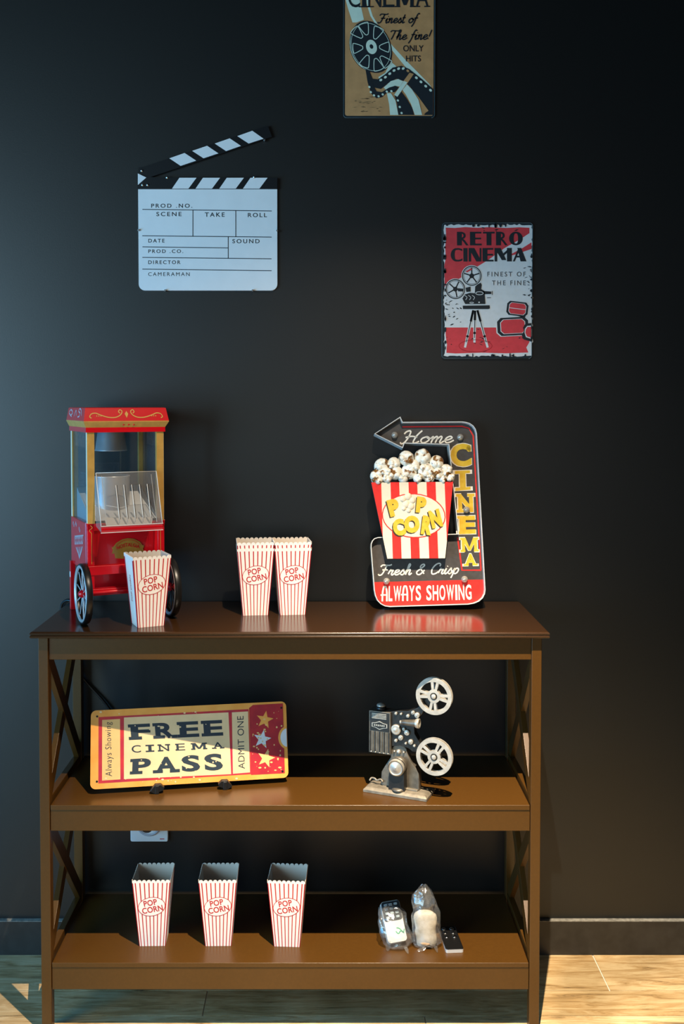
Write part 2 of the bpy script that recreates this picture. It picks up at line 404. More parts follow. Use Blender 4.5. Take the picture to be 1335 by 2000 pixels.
# plank floor: planks run along the wall
def floor_mat():
    m = bpy.data.materials.new('rustic_wood_planks'); m.use_nodes = True
    nt = m.node_tree; bs = nt.nodes['Principled BSDF']
    tc = nt.nodes.new('ShaderNodeTexCoord'); mp = nt.nodes.new('ShaderNodeMapping'); mp.inputs['Scale'].default_value = (3.0, 26, 1)
    at = nt.nodes.new('ShaderNodeAttribute'); at.attribute_name = 'plank'
    ad = nt.nodes.new('ShaderNodeVectorMath'); ad.operation = 'ADD'
    nz = nt.nodes.new('ShaderNodeTexNoise'); nz.inputs['Scale'].default_value = 2.2; nz.inputs['Detail'].default_value = 12; nz.inputs['Distortion'].default_value = 1.2
    nz.inputs['Roughness'].default_value = 0.72
    rp = nt.nodes.new('ShaderNodeValToRGB'); e = rp.color_ramp.elements
    e[0].position = 0.30; e[0].color = lin((98, 80, 58)); e[1].position = 0.60; e[1].color = lin((226, 202, 160))
    k = e.new(0.45); k.color = lin((196, 164, 116))
    n2 = nt.nodes.new('ShaderNodeTexNoise'); n2.inputs['Scale'].default_value = 5.0; n2.inputs['Detail'].default_value = 3
    r2 = nt.nodes.new('ShaderNodeValToRGB'); r2.color_ramp.elements[0].position = 0.35; r2.color_ramp.elements[1].position = 0.62
    r2.color_ramp.elements[0].color = (1, 1, 1, 1); r2.color_ramp.elements[1].color = lin((205, 205, 200))
    mx = nt.nodes.new('ShaderNodeMixRGB'); mx.blend_type = 'MULTIPLY'; mx.inputs[0].default_value = 1
    hs = nt.nodes.new('ShaderNodeMixRGB'); hs.blend_type = 'MULTIPLY'; hs.inputs[0].default_value = 1
    L = nt.links.new
    L(tc.outputs['Object'], mp.inputs['Vector']); L(mp.outputs[0], ad.inputs[0]); L(at.outputs['Vector'], ad.inputs[1])
    L(ad.outputs[0], nz.inputs['Vector']); L(nz.outputs['Fac'], rp.inputs[0])
    L(tc.outputs['Object'], n2.inputs['Vector']); L(n2.outputs['Fac'], r2.inputs[0])
    L(rp.outputs[0], mx.inputs[1]); L(r2.outputs[0], mx.inputs[2])
    a2 = nt.nodes.new('ShaderNodeAttribute'); a2.attribute_name = 'tone'
    L(mx.outputs[0], hs.inputs[1]); L(a2.outputs['Color'], hs.inputs[2]); L(hs.outputs[0], bs.inputs['Base Color'])
    bs.inputs['Roughness'].default_value = 0.45
    bp = nt.nodes.new('ShaderNodeBump'); bp.inputs['Strength'].default_value = 0.25; bp.inputs['Distance'].default_value = 0.002
    L(nz.outputs['Fac'], bp.inputs['Height']); L(bp.outputs[0], bs.inputs['Normal'])
    return m
M_floor = floor_mat(); M_grout = pm('floor_joint', (200, 196, 186), 0.8)
fb = MB(); pl = []
ys = [0.0, -0.150, -0.2376, -0.386]
while ys[-1] > -4.6: ys.append(ys[-1] - 0.148)
for r in range(len(ys) - 1):
    x = {0: 0.600 - 1.2 * 3, 1: -2.65, 2: -3.4}.get(r, -3.0 - random.uniform(0, 1.1))
    while x < 3.2:
        x1 = x + 1.2
        fb.box(x + .0013, ys[r + 1] + .0011, -0.01, x1 - .0013, ys[r] - .0011, 0.0, M_floor); pl.append(random.random())
        x = x1
fb.box(-3.2, -4.7, -0.03, 3.3, 0.0, -0.0015, M_grout)
fl = fb.build('floor')
pa = fl.data.attributes.new('plank', 'FLOAT_VECTOR', 'FACE'); ta = fl.data.attributes.new('tone', 'FLOAT_COLOR', 'FACE')
for i in range(len(fl.data.polygons)):
    t = pl[min(i // 6, len(pl) - 1)]; t = t * 1.6 - .5
    pa.data[i].vector = (t * 37, t * 91, t * 13); g = 0.86 + 0.18 * t
    ta.data[i].color = (g, g * (0.97 + .03 * t), g * (0.92 + .1 * t), 1)
structure(fl, 'rustic pale wooden plank floor')

# ================================================================== BOOKCASE
bk = tag(empty('bookcase', (-0.0698, 0, 0)), 'brown lacquered three tier bookcase with open back and crossed side slats', 'bookcase')
XL, XR = -0.4893, 0.4893         # outer faces of the legs (local)
YF, YB = -0.2955, -0.0117        # leg front, leg back
LW = 0.0195
# top with rounded nosing
prof = [(0.0, 0.7872)]
prof += [(-0.0034 * math.sin(R(a)), 0.7905 - 0.0030 * math.cos(R(a))) for a in (20, 40, 60, 80, 100, 120, 140)]
prof += [(-0.0014, 0.7936), (-0.0014, 0.7942), (-0.0030, 0.7950)]
prof += [(0.0010 - 0.0044 * math.cos(R(a)), 0.7956 + 0.0044 * math.sin(R(a))) for a in range(5, 91, 8)]
prof += [(0.0014, 0.8000)]
rings = []
for d, z in prof:
    rings.append([(-0.5015 + 0.0034 + d, -0.3104 + 0.0034 + d, z), (0.5015 - 0.0034 - d, -0.3104 + 0.0034 + d, z), (0.5015 - 0.0034 - d, YB + 0.002, z), (-0.5015 + 0.0034 + d, YB + 0.002, z)])
b = MB(); b.loft(rings, M_wood_dim, smooth=False); b.build('tabletop', bk)
for sx in (-1, 1):
    for y0 in (YF, YB - 0.022):
        x0 = XL if sx < 0 else XR - LW
        b = MB(); b.box(x0, y0, 0.0, x0 + LW, y0 + 0.022, 0.7872, M_wood); b.build('leg', bk, bevel=0.0012)
    x0 = XL + 0.004 if sx < 0 else XR - LW + 0.002
    x1 = x0 + 0.0135
    for z0, z1 in ((0.7416, 0.7872), (0.4038, 0.4655), (0.087, 0.1514)):
        b = MB(); b.box(x0, YF + 0.022, z0, x1, YB - 0.022, z1, M_wood); b.build('side_rail', bk, bevel=0.001)
    for z0, z1 in ((0.4655, 0.7416), (0.1514, 0.4038)):
        ya, yb = YF + 0.022, YB - 0.022
        for fl_ in (0, 1):
            za, zb = (z0, z1) if fl_ == 0 else (z1, z0)
            L = math.hypot(yb - ya, zb - za); ny, nz = -(zb - za) / L, (yb - ya) / L; h = 0.014
            xa = x0 + (0.0 if fl_ == 0 else 0.0025); xb = x1 - (0.0025 if fl_ == 0 else 0.0)
            poly = [(ya + ny * h, za + nz * h), (yb + ny * h, zb + nz * h), (yb - ny * h, zb - nz * h), (ya - ny * h, za - nz * h)]
            poly = clip(poly, [(ya, z0), (yb, z0), (yb, z1), (ya, z1)])
            b = MB(); b.prism(poly, xa, xb, M_wood, lambda u, v, w: (w, u, v)); b.build('cross_slat', bk, bevel=0.0006)
b = MB(); b.box(XL + LW, YF + 0.004, 0.7416, XR - LW, YF + 0.018, 0.7872, M_wood); b.build('front_apron', bk, bevel=0.0012)
b = MB(); b.box(XL + LW, YB - 0.016, 0.7416, XR - LW, YB - 0.004, 0.7872, M_wood); b.build('back_apron', bk, bevel=0.0012)
for zt, th, zb in ((0.4555, 0.010, 0.4038), (0.1414, 0.0092, 0.087)):
    b = MB(); b.box(XL + LW + 0.0015, YF + 0.001, zt - th, XR - LW - 0.0015, YB - 0.003, zt, M_wood)
    sh = b.build('shelf', bk, bevel=0.0010)
    b = MB(); b.box(XL + LW + 0.0008, YF + 0.0028, zb, XR - LW - 0.0008, YF + 0.0168, zt - th, M_wood); b.build('shelf_apron', bk, bevel=0.0010)

# ================================================================== WALL SOCKET
M_sock = pm('socket_white', (232, 232, 230), 0.4); M_sockin = pm('socket_recess', (186, 188, 196), 0.45)
M_redink = pm('red_ink', (200, 70, 70), 0.6)
so = tag(empty('wall_socket', (-0.396, 0, 0.300)), 'white square wall socket with a round recess, half hidden behind the middle shelf', 'wall socket')
b = MB(); b.prism(rrect(-.042, -.042, .042, .042, .004), -.0105, 0, M_sock, lambda u, v, w: (u, w, v)); b.build('plate', so, bevel=0.0015)
b = MB()
b.lathe([(.0285, 0), (.0285, .002), (.0245, .002), (.0225, -.004), (.0205, -.0045), (.0001, -.0045)], (0, -.0108, 0), (0, -1, 0), M_sockin, 36, cap=False)
b.build('round_recess', so)
b = MB(); b.box(.024, -.0109, -.0365, .034, -.0106, -.0345, M_redink); b.build('maker_mark', so)
# power plug of the machine sits in the socket: built with the machine's cord below

# ================================================================== POPCORN BOXES
def popcorn_box(name, loc, rz):
    B, T, H = 0.0262, 0.0385, 0.142
    mb = MB()
    NB = 8
    def outline():
        pts = [(-1, 0), (1, 0)]
        for k in range(NB, 0, -1):
            for j in range(7):
                a = math.pi * j / 6
                c = -1 + (2 * k - 1) / NB
                pts.append((c + math.cos(a) / NB * .985, 0.965 + 0.035 * math.sin(a)))
        return pts
    def pos(s, q, side, off):
        w = B + (T - B) * q - (off if off < 0 else 0) * -1
        x, y, z = s * w, -(B + (T - B) * q) - off, q * H
        a = side * math.pi / 2; c, sn = math.cos(a), math.sin(a)
        return (c * x - sn * y, sn * x + c * y, z)
    ol = outline()
    for side in range(4):
        po = [pos(s, q, side, 0) for s, q in ol]; pi = [pos(s, q, side, -0.0006) for s, q in ol]
        n = len(ol)
        mb.add(po, [tuple(range(n))], M_white); mb.add(pi, [tuple(range(n - 1, -1, -1))], M_inner)
        mb.add(po + pi, [(i, i + 1, n + i + 1, n + i) for i in range(1, n - 1)], M_white)
        def quad(s0, s1, q0, q1, m, off=0.00015, ext=0.0):
            mb.add([pos(s0, q0, side, off), pos(s1, q0, side, off), pos(s1, q1, side, off), pos(s0, q1, side, off)], [(0, 1, 2, 3)], m)
        if side % 2 == 0:
            for k in range(8):
                c = -0.84 + 1.68 * k / 7
                w = 0.030
                quad(c - w, c + w, 0.0, 0.955, M_boxred)
            quad(-1, -.958, 0, .955, M_boxdeep); quad(.958, 1, 0, .955, M_boxdeep)
            wq = B + (T - B) * .6
            def face(u, v, w):                       # u, v metres about the oval centre
                q = .6 + v / H; s = u / (B + (T - B) * q)
                return pos(s, q, side, w)
            q0 = ((-1, -1), (1, -1), (1, 1), (-1, 1))
            art = Art(mb, q0, 2, 2, lambda u, v, w: face(u - 1, v - 1, w), lift=0.00015)
            art.disc(0, 0, .0272, .0195, M_white, 2, rot=10)
            art.ring(0, 0, .0278, .0202, .0011, M_boxred, 3, rot=10)
            def tilt(x0, y0, x1, y1, a=10):
                c, s_ = math.cos(R(a)), math.sin(R(a))
                return [(c * x - s_ * y, s_ * x + c * y) for x, y in ((x0, y0), (x1, y0), (x1, y1), (x0, y1))]
            art.text('POP', tilt(-.0145, .0022, .0125, .0148), M_boxred, 3, 0.02, 1.05)
            art.text('CORN', tilt(-.0205, -.0125, .0215, .0002), M_boxred, 3, 0.02, 1.02)
        else:
            quad(-1, -.80, 0, .945, M_boxdeep); quad(.80, 1, 0, .945, M_boxdeep)
            def face2(u, v, w):
                q = .5 + v / H; return pos(u / (B + (T - B) * q), q, side, w)
            art = Art(mb, ((-1, -1), (1, -1), (1, 1), (-1, 1)), 2, 2, lambda u, v, w: face2(u - 1, v - 1, w), lift=0.00015)
            art.text('POP CORN', ((.004, -.022), (.004, .03), (-.005, .03), (-.005, -.022)), M_boxred, 2)
    mb.add([pos(s, 0, sd, 0) for sd in range(4) for s in (-1,)], [(3, 2, 1, 0)], M_inner)
    mb.add([Vector(pos(s, 0, sd, 0)) + Vector((0, 0, .0008)) for sd in range(4) for s in (-1,)], [(0, 1, 2, 3)], M_inner)
    return mb.build(name, None, loc=loc, rot=(0, 0, rz))
ZT, Z1, Z2 = 0.8002, 0.4557, 0.1416
PB = 'striped popcorn boxes'
proto = popcorn_box('popcorn_box', (-0.3557, -0.2398, ZT), R(24.6))
tag(proto, 'striped popcorn box standing in front of the red popcorn machine', 'popcorn box', PB)
def box_copy(loc, rz, label):
    o = proto.copy(); COL.objects.link(o); o.location = loc; o.rotation_euler = (0, 0, rz); tag(o, label, 'popcorn box', PB); return o
box_copy((-0.1490, -0.1315, ZT), R(6.5), 'outer popcorn box of the left nested pair on the bookcase top')
box_copy((-0.1490, -0.1315, ZT + .0125), R(6.5), 'inner popcorn box of the left nested pair on the bookcase top')
box_copy((-0.0723, -0.1270, ZT), R(7.5), 'outer popcorn box of the right nested pair on the bookcase top')
box_copy((-0.0723, -0.1270, ZT + .0125), R(7.5), 'inner popcorn box of the right nested pair on the bookcase top')
box_copy((-0.3520, -0.2070, Z2), R(1.5), 'leftmost popcorn box on the bottom shelf, showing its grey right side')
box_copy((-0.2183, -0.2070, Z2), R(1.0), 'middle one of three popcorn boxes on the bottom shelf')
box_copy((-0.0773, -0.2098, Z2), R(-3.2), 'rightmost of three popcorn boxes on the bottom shelf, turned to face the camera')

# ================================================================== POPCORN MACHINE
TH = R(25.5)
pmac = tag(empty('popcorn_machine', (-0.4033, -0.1985, 0.80), TH), 'small red and gold popcorn cart machine with black wheels on the bookcase top', 'popcorn machine')
HB, V0, V1 = 0.0795, 0.006, 0.165
# heights above the bookcase top
b = MB()
b.box(-HB, V0 + .006, .1136, HB, V1, .1985, M_red)                      # tub
for x0, x1 in ((-HB, -HB + .014), (HB - .014, HB)): b.box(x0, V0, .0537, x1, V0 + .014, .1994, M_red)
b.box(-HB, V0, .185, HB, V0 + .014, .1994, M_red)
b.box(-HB, V0 - .002, .0950, HB, V0 + .016, .1136, M_red)
b.box(-HB, V0 - .001, .0537, HB, V0 + .016, .0665, M_red)
b.box(-HB, V0 + .014, .100, -HB + .010, V1, .1994, M_red); b.box(HB - .010, V0 + .014, .100, HB, V1, .1994, M_red)
b.box(-HB + .006, V0 + .045, .0600, HB - .006, V0 + .050, .1136, M_red)
body = b.build('cart_body', pmac, bevel=0.0010)
for s in (-1, 1):
    b = MB(); sg = Art(b, ((0, 0), (1, 0), (1, 1), (0, 1)), 1, 1, lambda u, v, w: (u, V0 - .0003 - w, v))
    sg.stroke([(s * (HB - .0085), .118), (s * (HB - .0085), .180)], .0008, M_goldink)
    sg.stroke([(s * (HB - .0085), .180), (s * (HB - .004), .186), (s * (HB - .010), .191), (s * (HB - .006), .196)], .0009, M_goldink, smooth=5)
    b.build('gold_trim', pmac)
b = MB()
sf = Art(b, ((0, 0), (1, 0), (1, 1), (0, 1)), 1, 1, lambda u, v, w: (-HB - .0002 - w, V1 - u, v))
D_ = V1 - V0
# silver lettering squiggles and fan on the left side panel
for (x0, z0, sc) in ((.020, .183, .9), (.048, .186, .5), (.080, .178, .7)):
    sf.stroke([(x0, z0), (x0 + .006 * sc, z0 + .007), (x0 + .012 * sc, z0 - .003), (x0 + .02 * sc, z0 + .004)], .0022, M_silverpaint, smooth=5)
for k in range(6):
    x0 = .040 + .014 * k; z0 = .150 + .002 * k
    sf.stroke([(x0, z0 + .012), (x0 - .004, z0), (x0 + .004, z0 - .006), (x0 + .009, z0 + .004), (x0 + .003, z0 + .010), (x0 + .013, z0 + .012)], .0030, M_silverpaint, smooth=5)
for k in range(7):
    sf.stroke([(.050 + .011 * k, .139 + .0016 * k), (.083 + .003 * (k - 3), .118 + abs(k - 3) * .003)], .0030, M_silverpaint)
b.build('side_lettering', pmac)
# badge
M_badge = pm('badge_gold', (176, 128, 50), 0.35, noise=0.1)
b = MB()
bad = [(-.033, .149), (-.030, .149), (-.024, .157), (-.012, .1635), (0, .1655), (.012, .1635), (.024, .157), (.030, .149), (.033, .149), (.031, .142), (.033, .136), (.028, .136), (.026, .126), (0, .123), (-.026, .126), (-.028, .136), (-.033, .136), (-.031, .142)]
b.prism(bad, V0 + .0062, V0 + .0035, M_badge, lambda u, v, w: (u + .004, w, v))
a_ = Art(b, ((0, 0), (1, 0), (1, 1), (0, 1)), 1, 1, lambda u, v, w: (u + .004, V0 + .0033 - w, v))
a_.stroke([(-.026, .150), (-.013, .1600), (0, .1622), (.013, .1600), (.026, .150)], .0008, M_red, 1, smooth=6)
V_, F_ = glyphs('NOSTALGIA', 0.02, 1.05)
b.add([(-.024 + .048 * x + .004, V0 + .0030, .1425 + .0075 * y + .006 * math.sin(math.pi * x)) for x, y in V_], F_, M_red)
b.build('badge', pmac)
# rear legs and foot
for s in (-1, 1):
    b = MB(); b.box(s * HB - .005, V1 - .016, 0.0004, s * HB + .005, V1 - .004, .105, M_red)
    if s < 0: b.box(s * HB - .0053, V1 - .0150, .070, s * HB - .0050, V1 - .006, .082, M_sock)
    b.build('rear_leg', pmac, bevel=0.001)
b = MB(); b.cyl((-.089, 0, .0608), (.089, 0, .0608), .0035, M_red, 12)
b.tube([(-.02 + .04 * k / 8, .012, .0537 + .010 * math.sin(math.pi * k / 8)) for k in range(9)], .0008, M_steel)
b.box(-.070, .012, .052, .070, .030, .066, M_red)
b.build('axle', pmac)
for s in (-1, 1):
    x = s * .0895
    RW = .0603
    b = MB(); b.lathe([(RW - .0050, -.0062), (RW - .0010, -.0066), (RW, -.0050), (RW, .0050), (RW - .0010, .0066), (RW - .0050, .0062), (RW - .0060, .003), (RW - .0060, -.003), (RW - .0050, -.0062)], (x, 0, .0608), (1, 0, 0), M_rubber, 48, cap=False)
    wh = b.build('wheel', pmac)
    b = MB()
    for e in (-1, 1):
        b.lathe([(RW - .0085, e * .0030), (RW - .0078, e * .0072), (RW - .0040, e * .0072), (RW - .0034, e * .0060)], (x, 0, .0608), (1, 0, 0), M_spoke if e < 0 else M_black, 48, cap=False)
    b.build('rim', wh)
    for k in range(10):
        a = 2 * math.pi * k / 10 + .2
        b = MB(); b.cyl((x + .001 * s, .008 * math.cos(a), .0608 + .008 * math.sin(a)), (x + .001 * s, (RW - .008) * math.cos(a), .0608 + (RW - .008) * math.sin(a)), .0013, M_spoke if s < 0 else M_black, 8)
        b.build('spoke', wh)
    b = MB(); b.lathe([(.0001, s * .0105), (.0035, s * .010), (.0065, s * .007), (.0085, s * .002), (.0085, -s * .005), (.0001, -s * .005)], (x, 0, .0608), (1, 0, 0), M_red, 20, cap=False)
    b.build('hub', wh)
# posts
for s in (-1, 1):
    for v0, v1, wd in ((V0, V0 + .010, .0145), (V1 - .012, V1, .0125)):
        x0, x1 = (-HB + .001, -HB + .001 + wd) if s < 0 else (HB - .001 - wd, HB - .001)
        b = MB()
        b.box(x0, v0, .1994, x1, v1, .3835, M_gold)
        xs = x0 - .0003 if s < 0 else x1 + .0003
        b.box(min(xs, xs + .0002), v0 + .0004, .1994, max(xs, xs + .0002), v1 - .0004, .3835, M_cream)
        b.build('post', pmac)
# glass
for s in (-1, 1):
    x = s * (HB - .004)
    b = MB(); b.box(x - .0008, V0 + .010, .1994, x + .0008, V1 - .012, .3835, M_glass)
    for k in range(8):
        v = V0 + .030 + k * .012
        b.box(x - s * -.0008 - .0004, v, .352, x + s * .0012 + .0004, v + .0032, .382, M_clearpl)
    b.build('glass_side', pmac)
b = MB(); b.box(-HB + .012, V1 - .006, .1994, HB - .012, V1 - .0045, .3835, M_glass); b.build('glass_back', pmac)
# roof canopy
def rect_ring(hx, v0, v1, z): return [(-hx, v0, z), (hx, v0, z), (hx, v1, z), (-hx, v1, z)]
b = MB()
b.loft([rect_ring(HB + .002, V0 - .003, V1 + .001, .3827), rect_ring(HB + .002, V0 - .003, V1 + .001, .3925)], M_red, False, cap=False)
b.add(rect_ring(HB + .002, V0 - .003, V1 + .001, .3827), [(3, 2, 1, 0)], M_black)  # underside blackened to keep red bounce light off the heater cup
b.loft([rect_ring(HB + .002, V0 - .003, V1 + .001, .3925), rect_ring(HB + .0075, V0 - .011, V1 + .003, .4035), rect_ring(HB + .0075, V0 - .011, V1 + .003, .4055)], M_gold, False, cap=False)
b.loft([rect_ring(HB + .0075, V0 - .011, V1 + .003, .4055), rect_ring(HB + .003, V0 - .004, V1, .4315), rect_ring(HB, V0, V1 - .003, .4325)], M_red, False)
can = b.build('roof_canopy', pmac)
b = MB()
def cq(x, y):     # canopy front scroll drawing coordinates -> slanted face
    u = (x - 826) / 833 * 2 * (HB + .0075); t = (223 - y) / 131
    return u, t
ca = Art(b, ((0, 0), (1, 0), (1, 1), (0, 1)), 1, 1, lambda u, t, w: (u * (1 - .05 * t), V0 - .0113 + .007 * t - w, .4055 + .026 * t), lift=.0003)
for mir in (1, -1):
    P = [(480, 193), (462, 180), (475, 152), (515, 143), (560, 160), (640, 185), (715, 186), (765, 160), (780, 125), (758, 110), (745, 130), (760, 145)]
    pts = [cq(x if mir > 0 else 1648 - x, y) for x, y in P]
    # stroke in metre space: scale t to metres for width
    sm = cr([(p[0], p[1] * .026) for p in pts], 6)
    n = len(sm); L_, R_ = [], []
    for i in range(n):
        d = (sm[min(i + 1, n - 1)] - sm[max(i - 1, 0)]).normalized() * .0010
        L_.append((sm[i].x - d.y, (sm[i].y + d.x) / .026)); R_.append((sm[i].x + d.y, (sm[i].y - d.x) / .026))
    b.add([ca.fn(p[0], p[1], .0003) for p in L_ + R_], [(i, i + 1, n + i + 1, n + i) for i in range(n - 1)], M_goldink)
    for k in range(3):
        x, y = cq((530 + 20 * k) if mir > 0 else 1648 - (530 + 20 * k), 172); b.add([ca.fn(x + .0012 * math.cos(R(60 * j)), y + .05 * math.sin(R(60 * j)), .0003) for j in range(6)], [tuple(range(6))], M_goldink)
b.add([ca.fn(*cq(*p), .0003) for p in ((824, 122), (842, 152), (824, 192), (806, 152))], [(0, 1, 2, 3)], M_goldink)
# left-side scroll in silver
for P in ([(.05, .3), (.02, .6), (.035, .85), (.055, .6), (.04, .4)], [(.075, .35), (.085, .8), (.095, .4)], [(.11, .3), (.125, .35), (.128, .6), (.112, .75), (.12, .95), (.135, .8), (.145, .4)]):
    sm = cr([(p[0], p[1] * .026) for p in P], 6); n = len(sm); L_, R_ = [], []
    for i in range(n):
        d = (sm[min(i + 1, n - 1)] - sm[max(i - 1, 0)]).normalized() * .0014
        L_.append((sm[i].x - d.y, sm[i].y + d.x)); R_.append((sm[i].x + d.y, sm[i].y - d.x))
    fn = lambda u, h: (-HB - .0079 + .0045 * h / .026, V1 + .003 - u, .4055 + h)
    b.add([fn(*p) for p in L_ + R_], [(i, i + 1, n + i + 1, n + i) for i in range(n - 1)], M_silverpaint)
for k in (-1, 0, 1):
    b.lathe([(.0018, 0), (.0015, .0008), (.0001, .0009)], (.004 + k * .0105, V0 - .0072, .3978), (0, -1, -.5), M_red, 12)
b.build('scroll_ornament', can)
# kettle under the roof and drum below
b = MB(); b.lathe([(.026, .3835), (.0275, .381), (.0325, .345), (.0335, .3435), (.0335, .342), (.030, .342), (.028, .375)], (-.012, .083, 0), (0, 0, 1), M_cup, 36, cap=False)
b.build('heater_cup', pmac)
b = MB(); b.lathe([(.0385, .190), (.0385, .286), (.0395, .288), (.0395, .290), (.036, .290), (.035, .20)], (-.012, .085, 0), (0, 0, 1), M_cup, 40, cap=False)
b.build('popping_chamber', pmac)
M_ramp = pm('white_ramp', (225, 230, 232), 0.45)
b = MB()
b.prism([(V1 - .014, .262), (V1 - .014, .196), (V0 + .012, .196), (V0 + .012, .204)], -HB + .010, -HB + .0125, M_ramp, lambda u, v, w: (w, u, v))
b.add([(-HB + .012, V1 - .014, .262), (HB - .012, V1 - .014, .262), (HB - .012, V0 + .004, .204), (-HB + .012, V0 + .004, .204)], [(0, 1, 2, 3)], M_ramp)
b.build('chute', pmac)
# clear door bin
b = MB(); PR = .046; XW = .062
zt_, zb_ = .3015, .190
front = [(-XW, V0 - .003, zt_), (XW, V0 - .003, zt_), (XW, V0 - PR, zb_ + .008), (-XW, V0 - PR, zb_ + .008)]
b.add(front, [(0, 1, 2, 3)], M_clearpl)
for s in (-1, 1):
    b.prism([(V0 - .003, zt_), (V0 - PR, zb_ + .008), (V0 - PR, zb_ - .002), (V0 - .002, zb_ + .004)], s * XW - .0006, s * XW + .0006, M_clearpl, lambda u, v, w: (w, u, v))
dr = b.build('door_bin', pmac)
M_tray = pm('door_tray_red', (205, 60, 66), 0.35); M_scoop = pm('frosted_line', (236, 232, 226), 0.4)
b = MB()
b.box(-XW, V0 - PR - .0008, zb_ - .004, XW, V0 - PR + .0010, zb_ + .008, M_tray)
b.box(-XW, V0 - PR - .0014, zb_ + .0005, XW, V0 - PR - .0008, zb_ + .0045, M_red)
b.add([(-XW, V0 - PR, zb_ - .004), (XW, V0 - PR, zb_ - .004), (XW, V0 - .002, zb_ + .003), (-XW, V0 - .002, zb_ + .003)], [(0, 1, 2, 3)], M_clearpl)
for z in (zb_ - .005, zb_ + .008): b.box(-XW - .001, V0 - PR - .0016, z, XW + .001, V0 - PR - .0004, z + .0013, M_scoop)
b.build('door_lip', dr)
b = MB()
for k in range(5):
    x0 = -.026 + .0160 * k
    b.tube([(x0, V0 - .020, .279 - .002), (x0 + .002, V0 - PR + .006, zb_ + .020), (x0 + .003, V0 - PR + .012, zb_ + .012)], .0008, M_scoop, 6)
    b.tube([(x0 + .002, V0 - .020, .279 - .002), (x0 + .004, V0 - PR + .006, zb_ + .020)], .0005, M_black, 6)
b.tube([(-.048, V0 - PR * .62, .238), (-.02, V0 - PR * .66, .232), (.01, V0 - PR * .62, .238)], .0007, M_scoop, 6)
for s in (-1, 1):
    b.tube([(s * XW, V0 - .003, zt_), (s * XW, V0 - PR, zb_ + .008)], .0008, M_scoop, 6)
    b.tube([(s * XW * .82, V0 - .004, zt_ - .006), (s * XW * .82, V0 - PR + .002, zb_ + .012)], .0005, M_scoop, 6)
b.tube([(-XW, V0 - .003, zt_), (XW, V0 - .003, zt_)], .0006, M_scoop, 6)
b.add([(-.050, V0 - PR + .004, zb_ + .004), (.040, V0 - PR + .004, zb_ + .004), (.052, V0 - .012, zb_ + .018), (-.048, V0 - .012, zb_ + .022)], [(0, 1, 2, 3)], M_scoop)
b.build('door_ribs', dr)
# power cord drops behind the bookcase to the socket
b = MB()
Mi = Matrix.Translation(Vector((-0.4033, -0.1985, 0.80))) @ Matrix.Rotation(TH, 4, 'Z')
Mi = Mi.inverted()
cp = cr([(-0.49, -0.045, .84), (-0.54, -0.030, .8045), (-0.575, -0.016, .8040), (-0.590, -0.0058, .78), (-0.582, -0.0058, .70), (-0.5436, -0.008, .630), (-0.4813, -0.008, .555), (-0.43, -0.010, .45), (-0.40, -0.016, .36), (-0.396, -0.030, .315), (-0.396, -0.016, .306)], 7)
b.tube([Mi @ p for p in cp], .0030, M_black)
b.cyl(Mi @ Vector((-0.396, -0.040, .304)), Mi @ Vector((-0.396, -0.008, .304)), .014, M_black, 20)
b.build('power_cord', pmac)

# ================================================================== MARQUEE SIGN (crop offset 690,790 scale 4.6034)
M_sblack = pm('sign_black_enamel', (62, 58, 56), 0.5, noise=0.12, scale=120)
M_sred = pm('sign_red_enamel', (226, 40, 34), 0.4, noise=0.10, scale=90)
M_srim = pm('sign_rim_white', (205, 205, 202), 0.4, noise=0.06)
M_syel = pm('sign_yellow', (212, 170, 30), 0.5, rgb2=(222, 184, 56), noise=0.1, scale=110)
M_spale = pm('sign_worn_cream', (226, 214, 196), 0.6, rgb2=(240, 232, 216), scale=140)
M_swhite = pm('sign_cream', (226, 212, 186), 0.5, noise=0.03, scale=60)
M_kern = pm('popcorn_relief', (240, 234, 218), 0.35, rgb2=(128, 82, 26), scale=75, ramp=(0.53, 0.61), bump=0.3)
M_kbrown = pm('popcorn_toast', (140, 96, 34), 0.45, noise=0.3, scale=120)
SPX = 4248.0
sx0, sy0 = 660, 1834
lean = R(10)
sroot = empty('marquee_sign', (0.2145, -0.1050, 0.8072)); sroot.rotation_euler = (-lean, 0, 0)
tag(sroot, 'black and red arrow shaped metal cinema sign with a popcorn bucket leaning on the wall', 'sign')
def sfn(u, v, w): return (u, -w, v)
def sart(mb, base): 
    return Art(mb, ((0, 2000), (1335, 2000), (1335, 0), (0, 0)), 1335 / SPX, 2000 / SPX, lambda u, v, w: sfn(u - sx0 / SPX, v - (2000 - sy0) / SPX, base + w), lift=.00025)
def S(p): return ((p[0] - sx0) / SPX, (sy0 - p[1]) / SPX)
out = [(197, 250), (440, 88), (462, 138), (1010, 134), (1048, 138), (1085, 150), (1116, 172), (1137, 203), (1148, 245), (1196, 1680), (1190, 1718), (1170, 1755), (1135, 1785), (1090, 1803), (1040, 1812), (330, 1834), (285, 1828), (245, 1808), (213, 1775), (194, 1730), (185, 1680), (158, 1300), (160, 1265), (172, 1235), (192, 1214), (225, 1204), (957, 1172), (884, 352), (476, 340), (460, 384)]
P0 = [S(p) for p in out]
if sum(P0[i][0] * P0[(i + 1) % len(P0)][1] - P0[(i + 1) % len(P0)][0] * P0[i][1] for i in range(len(P0))) < 0: P0.reverse()
def inset(P, d):
    n = len(P); res = []
    for i in range(n):
        a, c, e = Vector(P[i - 1]), Vector(P[i]), Vector(P[(i + 1) % n])
        d1 = (c - a).normalized(); d2 = (e - c).normalized()
        n1 = Vector((-d1.y, d1.x)); n2 = Vector((-d2.y, d2.x)); m = n1 + n2
        k = d / max(.35, (1 + n1.dot(n2)) / 2) / 2
        res.append(tuple(c + m * k))
    return res
P1 = inset(P0, .0017)
n = len(P0); REC = -.015; BACK = -.034
b = MB()
